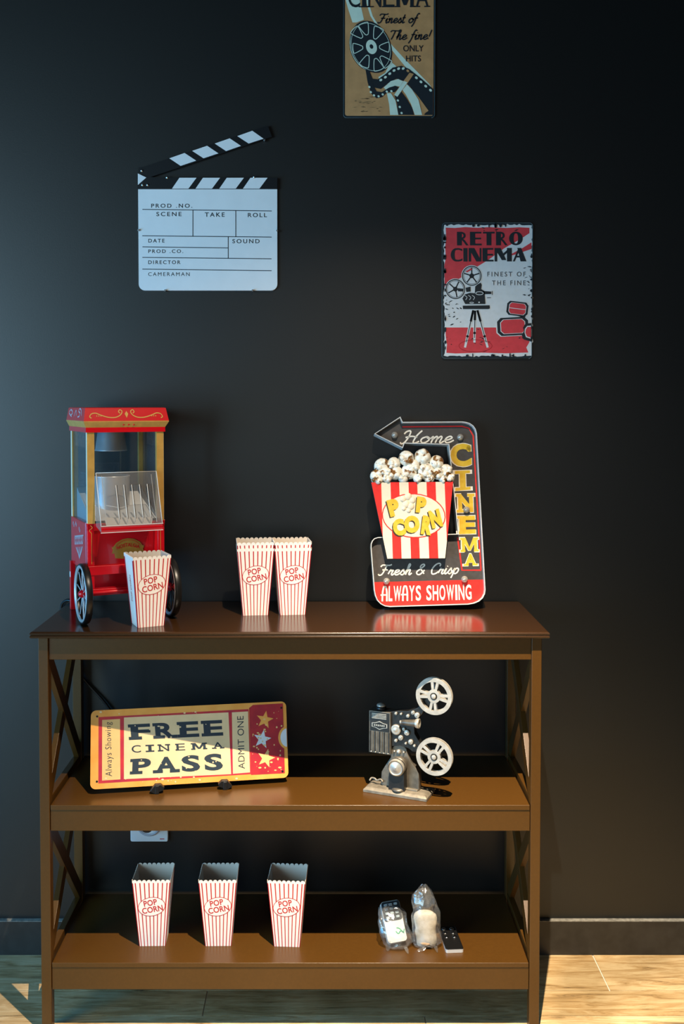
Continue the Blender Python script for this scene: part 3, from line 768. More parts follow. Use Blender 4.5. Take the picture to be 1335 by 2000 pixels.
ring = [sfn(*p, BACK) for p in P0], [sfn(*p, 0) for p in P0], [sfn(*p, 0) for p in P1], [sfn(*p, REC) for p in P1]
V_ = [p for r in ring for p in r]; F_ = []
for j in range(3):
    for i in range(n): F_.append((j * n + i, j * n + (i + 1) % n, (j + 1) * n + (i + 1) % n, (j + 1) * n + i))
b.add(V_[:2 * n], F_[:n], M_srim)
b.add(V_, F_[n:2 * n], M_srim)
b.add(V_, F_[2 * n:], M_srim)
b.add(ring[0], [tuple(range(n - 1, -1, -1))], M_sblack)
b.build('rim', sroot)
b = MB()
b.add([sfn(*p, REC) for p in inset(P0, .001)], [tuple(range(n))], M_sblack)
A = sart(b, REC)
A.poly([(183, 1612), (1190, 1588), (1193, 1680), (1187, 1716), (1167, 1752), (1133, 1781), (1088, 1799), (1040, 1808), (330, 1830), (286, 1824), (248, 1804), (217, 1772), (198, 1728), (188, 1680)], M_sred, 1)
A.stroke([(960, 1205), (995, 1503), (1168, 1503)], 14, M_sred, 2)
A.stroke([(462, 176), (1020, 170), (1085, 190), (1122, 260), (1168, 1503)], 12, M_sred, 2)
A.script('Home', ((450, 330), (925, 325), (925, 205), (450, 215)), M_spale, 14, 3)
A.script('Fresh & Crisp', ((225, 1550), (960, 1533), (960, 1436), (225, 1454)), M_spale, 12, 3)
for ch, (x0, y0, x1, y1), sh in (('C', (905, 332, 1098, 552), 3), ('I', (988, 585, 1042, 772), 1), ('N', (968, 800, 1106, 976), 2), ('E', (976, 1004, 1124, 1174), 2), ('M', (996, 1204, 1136, 1338), 1), ('A', (1022, 1352, 1126, 1464), 0)):
    q = ((x0 + sh * 2, y1), (x1 + sh * 2, y1 - 5), (x1, y0), (x0, y0 + 3))
    qo = ((x0 - 9, y1 + 5), (x1 + 9, y1 + 2), (x1 + 7, y0 - 6), (x0 - 8, y0 - 4))
    A.slab(ch, qo, M_spale, 2, bold=.05, th=.2); A.slab(ch, q, M_syel, 3, bold=.05, th=.15)
    if ch == 'C':
        A.disc(1078, 380, 22, 30, M_syel, 3)
q = ((258, 1785), (1078, 1770), (1075, 1632), (262, 1648))
wtxt = 'ALWAYS SHOWING'; ws = [.8, .55, 1.1, .8, .8, .75, .45, .75, .8, .85, 1.1, .3, .85, .85]; x = 0; tot = sum(ws) + .16 * 13
for c, cw in zip(wtxt, ws):
    if c == 'A':
        a0, a1 = x / tot, (x + cw) / tot
        A.stroke([bil(q, a0 + (a1 - a0) * s_, t_) for s_, t_ in cr([(.10, 0), (.12, .55), (.3, .93), (.5, .96), (.7, .93), (.88, .55), (.90, 0)], 5)], 15, M_spale, 2.8)
        A.stroke([bil(q, a0 + (a1 - a0) * s_, t_) for s_, t_ in ((-.25, .42), (.9, .42))], 13, M_spale, 3.2)
    elif c != ' ':
        V_, F_ = glyphs(c, .022)
        a0, a1 = x / tot, (x + cw) / tot
        b.add([A.fn(*A.uv(bil(q, a0 + (a1 - a0) * s_, t_)), .0007) for s_, t_ in V_], F_, M_spale)
    x += cw + .16
b.build('panel', sroot)
# bucket on stand-offs
FR = .009
b = MB()
buck = [(165, 706), (915, 700), (830, 1396), (306, 1400)]
bp_ = [S(p) for p in buck][::-1]
b.prism(bp_, FR - .016, FR, M_swhite, sfn, side=M_sblack)
A = sart(b, FR)
conv = [A.uv(p) for p in buck]
for x0, x1 in ((120, 255), (340, 420), (505, 585), (670, 753), (836, 960)):
    A.poly([(x0, 690), (x1, 690), (x1 + 16, 1410), (x0 + 16, 1410)], M_sred, 1, box=conv)
A.disc(550, 1010, 290, 203, M_sred, 2, rot=3); A.disc(550, 1010, 281, 194, M_swhite, 3, rot=3)
M_pshadow = pm('letter_shadow', (40, 30, 20), 0.6)
def rotq(x0, y0, x1, y1, a):
    cx, cy = (x0 + x1) / 2, (y0 + y1) / 2; c, s_ = math.cos(R(a)), math.sin(R(a))
    return [(cx + c * (x - cx) - s_ * (y - cy), cy + s_ * (x - cx) + c * (y - cy)) for x, y in ((x0, y1), (x1, y1), (x1, y0), (x0, y0))]
for ch, qd in (('P', rotq(318, 858, 418, 1015, -14)), ('P', rotq(575, 838, 665, 985, 6)), ('C', rotq(360, 1040, 470, 1195, -12)), ('O', rotq(462, 1010, 602, 1168, 0)), ('R', rotq(622, 1012, 716, 1185, 8)), ('N', rotq(698, 955, 800, 1120, -14))):
    A.text(ch, [(p[0] - 9, p[1] + 10) for p in qd], M_pshadow, 4, bold=.075)
    A.text(ch, qd, M_syel, 5, bold=.075)
bu = b.build('popcorn_bucket', sroot)
b = MB()
for (x, y, r) in ((455, 860, 30), (500, 835, 34), (540, 870, 30), (480, 905, 36), (525, 925, 34), (460, 945, 22), (505, 965, 22)):
    u, v = S((x, y)); b.ball(sfn(u, v, FR), r / SPX, .004, r / SPX, M_swhite, 14, 8, .03)
b.build('popcorn_letter_o', bu)
b = MB()
kern = [(225, 650, 70), (265, 553, 74), (375, 532, 62), (490, 482, 72), (640, 470, 76), (770, 518, 66), (852, 592, 58), (892, 658, 42), (385, 612, 68), (515, 600, 74), (672, 602, 80), (782, 622, 58), (310, 662, 46), (460, 668, 46), (590, 668, 42), (700, 668, 48), (825, 668, 42), (560, 545, 52), (300, 612, 50), (200, 672, 40)]
for x, y, r in kern:
    u, v = S((x, y)); dep = FR + random.uniform(-.004, .001)
    b.ball(sfn(u, v, dep - .004), r / SPX, .010, r / SPX, M_kern, 18, 10, .035)
    for k in range(4):
        a = random.uniform(0, 6.28); d = r * random.uniform(.3, .65)
        uu, vv = S((x + d * math.cos(a), y + d * math.sin(a))); b.ball(sfn(uu, vv, dep), r * .46 / SPX, .0080, r * .42 / SPX, M_kern, 12, 8, .06)
b.build('popcorn_heap', bu)
M_bulb = clear('bulb_glass', (225, 222, 215), 0.12, 0.05, 0.35, (220, 215, 205))
for x, y in ((390, 255), (1000, 275), (1045, 950), (1015, 1585), (303, 1603)):
    u, v = S((x, y)); b = MB()
    b.lathe([(.0072, 0), (.0072, .004), (.0062, .0055), (.0001, .0055)], sfn(u, v, REC + .0008), (0, -1, 0), M_bulb, 18, cap=False)
    b.lathe([(.0062, .0055), (.0060, .009), (.004, .0115), (.0001, .0123)], sfn(u, v, REC + .0008), (0, -1, 0), M_bulb, 18, cap=False)
    b.ball(sfn(u, v, REC + .006), .0025, .003, .0025, M_chrome, 10, 6)
    b.build('bulb', sroot)

# ================================================================== TIN WALL SIGNS
M_navy = pm('tin_navy', (14, 34, 44), 0.4, noise=0.2, scale=50)
M_tred = pm('poster_red', (204, 58, 66), 0.45, noise=0.06, scale=80)
M_tgrey = pm('poster_pale', (208, 212, 214), 0.45, noise=0.03, scale=80)
M_ink = pm('poster_ink', (16, 28, 36), 0.5)
M_ink2 = pm('poster_ink_grey', (70, 76, 82), 0.5)
def tin(name, x, z, W, H, rgbm, label, rim_m=None, r=.007):
    root = empty(name, (x, -0.0012, z)); tag(root, label, 'wall sign')
    b = MB()
    b.prism(rrect(0, 0, W, H, r), 0.0, .0028, rgbm, lambda u, v, w: (u, -w, v), side=rim_m or rgbm)
    # rolled edge
    P = rrect(0.0005, 0.0005, W - .0005, H - .0005, r, 6); P.append(P[0])
    b.tube([(p[0], -.0030, p[1]) for p in P], .0009, rim_m or rgbm, 8)
    return root, b
# --- RETRO CINEMA (crop offset 840,410 scale 6.068)
M_tinrim = pm('tin_edge', (60, 78, 84), 0.35, noise=0.1)
root, b = tin('tin_sign', 0.2560, 1.3395, .1995, .299, M_navy, 'red and white retro cinema tin sign with a film camera on a tripod', M_tinrim)
A = Art(b, ((132, 1775), (1208, 1775), (1222, 135), (150, 135)), .1995, .299, lambda u, v, w: (u, -.0029 - w, v))
def ragged(x0, y0, x1, y1, a, st=28):
    pts = []
    def ed(p, q):
        L = math.hypot(q[0] - p[0], q[1] - p[1]); n = max(2, int(L / st))
        for k in range(n):
            t = k / n; nx, ny = (q[1] - p[1]) / L, -(q[0] - p[0]) / L; d = random.uniform(0, 1) ** 2 * a
            pts.append((p[0] + (q[0] - p[0]) * t - nx * d, p[1] + (q[1] - p[1]) * t - ny * d))
    ed((x0, y0), (x1, y0)); ed((x1, y0), (x1, y1)); ed((x1, y1), (x0, y1)); ed((x0, y1), (x0, y0))
    return pts
A.poly(ragged(172, 168, 1204, 1738, -18), M_tgrey, 1)
A.poly([(190, 196), (300, 200), (420, 190), (560, 198), (700, 190), (900, 200), (1060, 192), (1180, 198), (1180, 262), (1080, 330), (880, 445), (690, 585), (560, 665), (370, 795), (172, 908), (172, 640), (190, 560), (182, 430), (196, 330)], M_tred, 2)
A.poly([(1204, 372), (1100, 440), (905, 545), (1010, 520), (1204, 452)], M_tred, 2)
A.poly([(1190, 470), (1080, 505), (1000, 530), (1190, 482)], M_tgrey, 3)
A.poly([(176, 1398), (1196, 1398), (1186, 1500), (1175, 1580), (1140, 1640), (1165, 1700), (900, 1710), (600, 1702), (300, 1712), (188, 1704), (196, 1600), (184, 1520)], M_tred, 2)
A.slab('RETRO', ((322, 410), (1100, 408), (1100, 245), (322, 247)), M_ink, 4, gap=.10, bold=.0, serif=False, thick=1)
A.slab('CINEMA', ((247, 604), (1135, 602), (1135, 440), (247, 442)), M_ink, 4, gap=.08, bold=.0, serif=False, thick=1)
A.rect('FINEST OF', 680, 727, 1135, 783, M_ink2, 4, .006, 1.4); A.rect('THE FINE', 735, 832, 1135, 888, M_ink2, 4, .006, 1.4)
for cx, cy, a0 in ((495, 775, 90), (300, 935, 65)):
    A.disc(cx, cy, 124, 128, M_tgrey, 4); A.ring(cx, cy, 116, 120, 12, M_ink, 5); A.ring(cx, cy, 98, 101, 5, M_ink, 5); A.disc(cx, cy, 28, 29, M_ink, 5)
    for k in range(5):
        a = R(a0 + 72 * k); A.stroke([(cx + 22 * math.cos(a), cy - 22 * math.sin(a)), (cx + 96 * math.cos(a), cy - 96 * math.sin(a))], 15, M_ink, 5)
    if cx == 495: A.poly([(420, 722), (490, 682), (500, 700), (440, 735)], M_tred, 6)
A.poly([(330, 925), (395, 930), (395, 965), (330, 962)], M_ink, 6)
A.poly([(420, 920), (480, 905), (480, 965), (430, 970)], M_ink, 6)
A.poly([(535, 905), (560, 880), (600, 858), (612, 885), (605, 935), (645, 960), (655, 1115), (415, 1115), (382, 1050), (410, 1000), (470, 980), (530, 985)], M_ink, 6)
A.poly([(620, 958), (725, 965), (725, 995), (620, 998)], M_ink, 6); A.stroke([(737, 958), (737, 1005)], 7, M_ink, 6); A.stroke([(675, 1040), (720, 1038)], 7, M_ink, 6)
A.ring(585, 985, 48, 22, 7, M_tgrey, 7)
for cx in (425, 470, 515): A.stroke([(cx - 18, 1010), (cx + 12, 1035), (cx - 5, 1065)], 6, M_tgrey, 7, smooth=5)
A.ring(492, 1100, 26, 9, 5, M_tgrey, 7); A.disc(580, 1095, 9, 9, M_tgrey, 7)
A.poly([(385, 1135), (705, 1130), (708, 1168), (690, 1176), (388, 1176)], M_ink, 6)
for tx, ty, bx in ((510, 1190, 410), (532, 1195, 522), (560, 1190, 680)):
    by = 1580 if bx == 522 else 1640
    A.stroke([(tx, ty), (bx, by)], 34, M_tgrey, 5, w1=26); A.stroke([(tx, ty), (tx + (bx - tx) * .3, ty + (by - ty) * .3)], 26, M_ink, 6)
    A.stroke([(tx, ty), (tx + (bx - tx) * .86, ty + (by - ty) * .86)], 12, M_ink, 6, w1=8)
    A.disc(tx + (bx - tx) * .7, ty + (by - ty) * .7, 15, 15, M_ink, 6)
A.ring(535, 1620, 200, 76, 6, M_boxdeep, 5)
def tk(cx, cy, w, h, rot, layer):
    c, s_ = math.cos(R(rot)), math.sin(R(rot))
    def t(p, k): 
        x, y = p[0] * w * k, p[1] * h * k; return (cx + c * x - s_ * y, cy + s_ * x + c * y)
    sh = [(-.5, -.3), (-.38, -.5), (.38, -.5), (.5, -.3), (.5, .3), (.38, .5), (-.38, .5), (-.5, .3)]
    A.poly([t(p, 1.12) for p in sh], M_tgrey, layer); A.poly([t(p, 1.04) for p in sh], M_ink, layer + 1); A.poly([t(p, .84) for p in sh], M_tgrey, layer + 2); A.poly([t(p, .79) for p in sh], M_tred, layer + 3)
    return t
t = tk(1035, 1172, 245, 165, 7, 5); A.stroke([t((-.4, 0), 1), t((.4, .0), 1)], 7, M_tgrey, 9)
tk(980, 1385, 355, 210, -3, 5)
for p in ([(1085, 1490), (1105, 1540), (1200, 1570), (1200, 1345), (1130, 1350), (1100, 1400), (1112, 1440)],): A.poly(p, M_ink, 9)
A.poly([(1118, 1460), (1135, 1515), (1195, 1535), (1195, 1375), (1150, 1380), (1122, 1415)], M_tgrey, 10); A.poly([(1128, 1460), (1145, 1505), (1195, 1522), (1195, 1390), (1155, 1392), (1135, 1420)], M_tred, 11)
for k in range(60):
    side = random.random()
    if side < .35: x, y = random.uniform(1120, 1200), random.uniform(640, 1060)
    elif side < .6: x, y = random.uniform(175, 370), random.uniform(1060, 1370)
    elif side < .85: x, y = random.uniform(190, 1150), random.uniform(1420, 1700)
    else: x, y = random.uniform(600, 1180), random.uniform(190, 240)
    a = random.uniform(-.5, .5); L = random.uniform(5, 30); w = random.uniform(3, 9)
    A.poly([(x - L, y + L * a), (x, y - w), (x + L, y - L * a), (x, y + w)], M_ink, 3)
for k in range(46):
    e = random.choice('LLRRTB')
    if e == 'L': c = (176, random.uniform(200, 1700))
    elif e == 'R': c = (1202, random.uniform(200, 1700))
    elif e == 'T': c = (random.uniform(200, 1180), 170)
    else: c = (random.uniform(200, 1180), 1736)
    A.disc(c[0], c[1], random.uniform(6, 20), random.uniform(8, 34), M_navy, 12, n=7)
b.build('tin_plate', root)
# --- brown film reel sign (crop offset 640,0 scale 5.5625)
M_kraft = pm('poster_kraft', (186, 140, 92), 0.5, noise=0.08, scale=45)
M_mint = pm('poster_mint', (205, 226, 210), 0.5, noise=0.03)
root, b = tin('tin_sign', 0.0385, 1.8665, .2005, .300, M_navy, 'brown cinema tin sign with a black film reel, topmost on the wall', M_tinrim)
A = Art(b, ((180, 1285), (1180, 1285), (1190, -205), (190, -205)), .2005, .300, lambda u, v, w: (u, -.0029 - w, v))
def inner_rect(): return rrect(.0035, .0045, .1970, .2965, .005)
b.add([(u, -.0030, v) for u, v in inner_rect()], [tuple(range(len(inner_rect())))], M_kraft)
A.poly([(205, -200), (330, -200), (372, 60), (410, 230), (330, 260), (285, 260), (240, 120), (212, 20)], M_mint, 2)
A.poly([(395, -200), (440, -200), (465, 60), (505, 190), (590, 330), (720, 510), (860, 660), (1000, 800), (1120, 920), (1150, 965), (1000, 850), (880, 760), (700, 540), (560, 320), (480, 190), (440, 60)], M_mint, 2)
A.poly([(700, 680), (760, 730), (700, 790), (570, 870), (565, 845), (640, 800)], M_mint, 2)
# reel
rc = (490, 522); rot = 66
A.disc(452, 530, 262, 195, M_ink, 3, rot=rot + 4); A.ring(468, 526, 268, 205, 7, M_mint, 4, rot=rot + 2); A.disc(488, 522, 292, 212, M_ink, 5, rot=rot)
A.ring(484, 524, 266, 206, 4, M_mint, 6, rot=rot + 1)
A.disc(485, 522, 252, 196, M_ink, 7, rot=rot)
A.disc(490, 524, 78, 58, M_mint, 8, rot=rot + 8); A.disc(490, 520, 25, 19, M_ink, 9, rot=rot)
hc = {(422, 335): -20, (550, 380): 30, (628, 525): 75, (632, 672): 130, (552, 708): 165, (428, 672): -140, (345, 535): -95, (345, 380): -50}
for (hx, hy) in hc:
    dx, dy = hx - 490, hy - 522; l = math.hypot(dx, dy); ux, uy = dx / l, dy / l; px, py = -uy, ux
    r0, r1, w0, w1 = -62, 62, 22, 58
    sh = [(r0, 0), (r0 + 14, -w0), (r1 - 12, -w1), (r1 + 4, -w1 + 16), (r1 + 8, 0), (r1 + 4, w1 - 16), (r1 - 12, w1), (r0 + 14, w0)]
    k = .82 if abs(uy) < .5 else 1.0
    A.stroke([(hx + ux * a * k + px * c * .92, hy + uy * a * k + py * c * .92) for a, c in sh], 8, M_mint, 8, closed=True, smooth=3)
# film ribbons
rib = [(1158, 1010), (1060, 900), (930, 790), (815, 730), (720, 765), (640, 845), (560, 890), (500, 880), (465, 800), (430, 775), (445, 900), (470, 1000), (530, 1060), (600, 1060), (670, 1000), (740, 985)]
A.poly([(1160, 975), (1040, 870), (900, 760), (815, 725), (720, 745), (640, 815), (560, 870), (500, 865), (470, 790), (478, 880), (520, 960), (590, 975), (680, 905), (760, 865), (830, 885), (900, 940), (1000, 1060), (1100, 1200), (1060, 1255), (1160, 1255)], M_ink, 6)
A.poly([(620, 960), (700, 890), (780, 868), (850, 900), (930, 980), (1000, 1090), (1040, 1255), (960, 1255), (920, 1140), (860, 1030), (800, 950), (740, 940), (650, 985)], M_mint, 7)
A.poly([(1000, 1060), (1110, 1210), (1040, 1255), (1030, 1150)], M_kraft, 8)
A.poly([(425, 770), (470, 780), (490, 900), (540, 1000), (600, 1010), (680, 960), (750, 940), (785, 960), (740, 1010), (660, 1010), (600, 1065), (540, 1075), (480, 1020), (445, 900)], M_ink, 8)
A.poly([(655, 1020), (700, 1020), (750, 1100), (780, 1255), (690, 1255), (680, 1140)], M_mint, 7)
A.poly([(735, 1035), (800, 990), (870, 1080), (930, 1180), (950, 1255), (780, 1255), (765, 1130)], M_ink, 9)
A.poly([(905, 800), (950, 815), (880, 915), (770, 1060), (735, 1040), (830, 900)], M_kraft, 10); A.poly([(840, 890), (880, 905), (770, 1060), (735, 1040), (780, 975)], M_mint, 11)
holes = [(590, 880), (640, 850), (688, 812), (735, 778), (785, 758), (835, 756), (885, 782), (978, 856), (1028, 900), (1080, 946), (1132, 990), (465, 955), (480, 1010), (515, 1045), (565, 1055), (610, 1035), (655, 1005), (705, 1000), (775, 1100), (795, 1170), (815, 1235)]
for i, (hx, hy) in enumerate(holes): A.disc(hx, hy, 17 if i < 11 else 13, 13 if i < 11 else 11, M_mint if i not in (6,) else M_kraft, 12, rot=-30 if i < 6 else 40)
A.slab('CINEMA', ((240, 100), (1115, 96), (1115, -120), (240, -118)), M_ink, 6, gap=.16, bold=.0, th=.06)
A.script('Finest of', ((555, 268), (985, 266), (985, 165), (555, 168)), M_ink, 13, 6, slant=.25)
A.script('The fine!', ((675, 445), (1130, 443), (1130, 340), (675, 345)), M_ink, 13, 6, slant=.25)
A.rect('ONLY', 835, 505, 1058, 572, M_ink, 6, .01); A.rect('HITS', 865, 615, 1028, 680, M_ink, 6, .01)
for k in range(22):
    x, y = random.uniform(230, 620), random.uniform(1060, 1230); L = random.uniform(8, 45); w = random.uniform(2, 7)
    A.poly([(x - L, y), (x, y - w), (x + L, y + random.uniform(-6, 6)), (x, y + w)], pm('kraft_scratch', (120, 92, 60), 0.6), 2)
b.build('tin_plate', root)

# ================================================================== CLAPPERBOARD (crop offset 240,230 scale 4.172)
M_clapw = pm('clapper_white', (226, 230, 232), 0.45, noise=0.015, scale=30)
M_clapk = pm('clapper_black', (14, 18, 22), 0.35)
cl = tag(empty('clapperboard', (-0.4121, -0.0015, 1.4894)), 'white film clapperboard with raised black striped clapstick, hung on the black wall at left', 'clapperboard')
CW, CH = .3052, .2213
CQ = ((132, 1402), (1258, 1402), (1260, 580), (122, 580))
cfn = lambda base: (lambda u, v, w: (u, -base - w, v))
b = MB()
pl_ = [(0, CH), (0, .012)] + [(.014 - .014 * math.cos(R(a)), .014 - .014 * math.sin(R(a))) for a in range(0, 91, 15)] + [(CW - .014 + .014 * math.sin(R(a)), .014 - .014 * math.cos(R(a))) for a in range(0, 91, 15)] + [(CW, CH)]
b.prism(pl_, 0, .005, M_clapw, lambda u, v, w: (u, -w, v))
A = Art(b, CQ, CW, CH, cfn(.0051))
for l in ([(158, 743), (1215, 756)], [(158, 957), (1213, 968)], [(160, 1047), (858, 1056)], [(160, 1133), (1212, 1144)], [(160, 1228), (1212, 1241)], [(571, 748), (571, 962)], [(921, 752), (921, 966)], [(859, 965), (859, 1140)]):
    A.stroke(l, 6, M_ink, 1)
for txt, q in (('PROD .NO.', (230, 697, 565, 730)), ('SCENE', (272, 764, 478, 798)), ('TAKE', (668, 768, 830, 803)), ('ROLL', (1020, 772, 1175, 806)), ('DATE', (208, 982, 340, 1012)), ('SOUND', (893, 984, 1115, 1018)), ('PROD .CO.', (208, 1068, 492, 1097)), ('DIRECTOR', (208, 1157, 470, 1187)), ('CAMERAMAN', (208, 1254, 545, 1284))):
    A.rect(txt, *q, M_ink, 1, 0.0 if 'M' in txt else .012, 1.35)
b.build('board', cl)
b = MB()
U = lambda p: ((p[0] - 122) / 1138 * CW, (1402 - p[1]) / 822 * CH)
lo = [U(p) for p in ((120, 578), (1262, 578), (1262, 488), (350, 486), (235, 484), (120, 455))]
b.prism(lo, .0005, .0085, M_clapk, lambda u, v, w: (u, -w, v))
A = Art(b, ((120, 1402), (1262, 1402), (1262, 580), (120, 580)), CW, CH, cfn(.0087))
for x in (400, 593, 788, 982): A.poly([(x, 578), (x + 135, 578), (x + 202, 490), (x + 62, 490)], M_clapw, 1)
A.poly([(121, 455), (190, 488), (121, 548)], M_clapw, 1)
b.build('lower_clapstick', cl)
b = MB(); A.mb = b
hi = [U(p) for p in ((128, 405), (165, 402), (1185, 68), (1218, 158), (230, 482), (128, 462))]
b.prism(hi, .0008, .0085, M_clapk, lambda u, v, w: (u, -w, v))
for q in ([(380, 333), (505, 290), (600, 352), (472, 394)], [(567, 273), (690, 232), (782, 293), (660, 333)], [(752, 214), (875, 172), (967, 233), (845, 275)], [(937, 154), (1060, 111), (1152, 175), (1030, 214)]):
    A.poly(q, M_clapw, 1)
up_ = b.build('upper_clapstick', cl)
for x, y in ((155, 432), (160, 547), (202, 547), (362, 487), (1073, 484)):
    u, v = U((x, y)); b = MB(); b.lathe([(.0034, 0), (.0030, .0016), (.0001, .0022)], (u, -.0084, v), (0, -1, 0), M_steel, 14); b.build('screw', cl)
for x, y in ((124, 913), (1260, 918), (340, 1402), (1058, 1402), (1158, 185)):
    u, v = U((x, y)); b = MB(); b.cyl((u, 0, v), (u, -.010, v), .0022, M_steel, 10); b.build('mounting_pin', cl)

# ================================================================== CINEMA TICKET SIGN on an easel (crop offset 150,1350 scale 2.9667)
M_tor = pm('ticket_orange', (226, 150, 62), 0.42, rgb2=(234, 164, 78), scale=25)
M_tcr = pm('ticket_cream', (228, 196, 148), 0.42, noise=0.05, scale=25)
M_tcr2 = pm('ticket_tan', (224, 180, 116), 0.42, noise=0.05, scale=25)
M_tmar = pm('ticket_maroon', (158, 30, 44), 0.42, rgb2=(176, 38, 46), scale=40)
M_tlin = pm('ticket_red', (196, 48, 52), 0.42, rgb2=(170, 36, 60), scale=30)
M_tink = pm('ticket_ink', (34, 48, 58), 0.5)
TW, THt = .400, .1530
tl = R(15)
tr_ = empty('ticket_sign', (-0.4722, -0.2430, 0.4668)); tr_.rotation_euler = (-tl, 0, R(9.4))
tag(tr_, 'orange tin sign shaped like a free cinema pass ticket, leaning on the middle shelf', 'sign')
b = MB(); b.prism(rrect(0, 0, TW, THt, .011), 0, .0022, M_tor, lambda u, v, w: (u, -w, v))
TQ = ((78, 566), (1222, 498), (1205, 74), (88, 123))
A = Art(b, TQ, TW, THt, cfn(.0023), lift=.00015)
A.poly([(130, 160), (985, 118), (1000, 480), (124, 532)], M_tlin, 1)
A.poly([(150, 176), (250, 171), (248, 509), (145, 516)], M_tcr2, 2)
A.poly([(272, 163), (868, 136), (884, 480), (268, 508)], M_tcr, 2)
A.poly([(888, 136), (982, 131), (994, 470), (894, 478)], M_tcr, 2)
A.poly([(988, 112), (1010, 95), (1186, 86), (1200, 474), (1000, 484)], M_tmar, 2)
NB_ = [(0, 0), (TW - .0012, 0), (TW - .0012, THt), (0, THt)]
A.disc(1214, 277, 54, 64, M_tor, 3, box=NB_)
A.disc(1216, 277, 43, 52, M_tgrey, 4, box=NB_)
# keep the notch inside the plate edge
def star(cx, cy, r, rot=0):
    return [(cx + (r if k % 2 == 0 else r * .42) * math.sin(R(36 * k + rot)), cy - (r if k % 2 == 0 else r * .42) * math.cos(R(36 * k + rot))) for k in range(10)]
A.poly(star(1080, 178, 52, 10), M_tor, 3); A.poly(star(1066, 287, 54, 10), M_tgrey, 3); A.poly(star(1088, 392, 54, 14), M_tcr2, 3)
A.slab('FREE', ((312, 290), (838, 266), (832, 178), (306, 202)), M_tink, 3, gap=.22, bold=.035, th=.2)
A.slab('CINEMA', ((314, 362), (838, 338), (834, 302), (312, 320)), M_tink, 3, gap=.75, bold=.008, th=.2)
A.slab('PASS', ((314, 482), (838, 458), (830, 364), (318, 396)), M_tink, 3, gap=.22, bold=.035, th=.2)
A.text('Always Showing', ((214, 492), (208, 188), (166, 188), (164, 492)), M_tink, 3, -.004, 1.12)
A.text('ADMIT ONE', ((964, 450), (956, 156), (918, 158), (926, 452)), M_tink, 3, 0.0, 1.05)
for k in range(90):
    z_ = random.random()
    if z_ < .45: x, y = random.uniform(1005, 1185), random.uniform(100, 470); m = M_tcr2
    elif z_ < .7: x, y = random.uniform(140, 980), random.choice([random.uniform(496, 525), random.uniform(120, 160)]); m = M_tcr
    else: x, y = random.uniform(310, 830), random.choice([random.uniform(200, 280), random.uniform(380, 470)]); m = M_tcr
    r_ = random.uniform(1.5, 6); A.disc(x, y, r_ * random.uniform(.7, 2.2), r_, m, 4, n=7)
for x, y in ((122, 156), (116, 521), (1186, 464), (1177, 111)): A.disc(x, y, 6, 6, M_black, 5, n=12)
b.build('tin_plate', tr_)
M_easel = pm('easel_black', (14, 14, 14), 0.45)
ez = tag(empty('display_easel', (-0.2760, -0.2010, Z1), R(9.4)), 'small black plastic easel holding up the orange ticket sign', 'easel')
for s, yo in ((-1, -.012), (1, -.012)):
    x = s * .0683
    b = MB()
    pr_ = [(-.018, 0), (.055, 0), (.055, .004), (.0135, .009), (.0400, .095), (.0345, .096), (.0030, .0095), (-.0060, .0085), (-.0115, .0160), (-.0175, .0165), (-.018, .004)]
    b.prism([(p[0] * 1 - .010, p[1]) for p in pr_], x - .004, x + .004, M_easel, lambda u, v, w: (w, u, v)); b.prism([(x - s_ * .0145 * s, z_) for s_, z_ in ((-1, .006), (-.35, .0), (.9, .007), (1, .012), (.5, .0185), (-.3, .0185))][::s], -.030, -.0185, M_easel, lambda u, v, w: (u, w + .003, v)); b.build('support_arm', ez, bevel=.001)
b = MB(); b.box(-.0683, .030, .0, .0683, .038, .004, M_easel); b.build('crossbar', ez, bevel=.0008)

# ================================================================== PROJECTOR FIGURINE
M_bronze = pm('figurine_bronze', (104, 98, 88), 0.42, metal=0.55, noise=0.25, scale=70)
M_base_f = pm('figurine_base', (126, 118, 104), 0.5, metal=0.35, noise=0.22, scale=90)
M_fblack = pm('figurine_black', (22, 22, 22), 0.35, noise=0.3, scale=60)
M_fsil = pm('figurine_silver', (176, 172, 162), 0.36, metal=0.55, noise=0.12, scale=120)
M_reel = pm('reel_pale', (168, 164, 155), 0.45, metal=0.25, noise=0.12, scale=90)
fg = tag(empty('projector_figurine', (0.1480, -0.2266, Z1), R(-23)), 'vintage film projector figurine with two pale reels on the middle shelf', 'figurine')
OX, OY = 0.1480, -0.2266
ce, se = math.cos(R(-23)), math.sin(R(-23))
def fl_(X, Y, v):
    """crop drawing point at depth v in the figurine's own frame -> (u, v, height)"""
    px, py = 680 + X / 5.5625, 1300 + Y / 5.5625
    a, bb = (px - 636) / FPX, -(py - 855.6) / FPX
    c, s_ = math.cos(.035), math.sin(.035)
    d = Vector((a, c + bb * s_, -s_ + bb * c)); o = Vector((0, -2.2454, 1.2423))
    nrm = Vector((-se, ce, 0)); q = Vector((OX, OY, 0)) + nrm * v
    t = (q - o).dot(nrm) / d.dot(nrm); p = o + d * t - Vector((OX, OY, Z1))
    return Vector((p.x * ce + p.y * se, v, p.z))
def P2(X, Y, v): 
    p = fl_(X, Y, v); return (p.x, p.z)
K = 1 / 5359 / .92
b = MB()
b.loft([rect_ring(.067, -.029, .029, 0), rect_ring(.067, -.029, .029, .0055), rect_ring(.0625, -.0245, .0245, .0095), rect_ring(.060, -.022, .022, .0105)], M_base_f, False)
bs_ = b.build('base_plate', fg, bevel=.0006)
b = MB(); b.tube(cr([fl_(230, 1255, -.008) + Vector((0, 0, .001)), fl_(250, 1220, -.004), fl_(285, 1225, -.004), fl_(310, 1245, -.006), fl_(350, 1235, -.006), fl_(375, 1265, -.010)], 5), .0018, M_base_f, 8); b.build('cable_ornament', bs_)
vm = .0
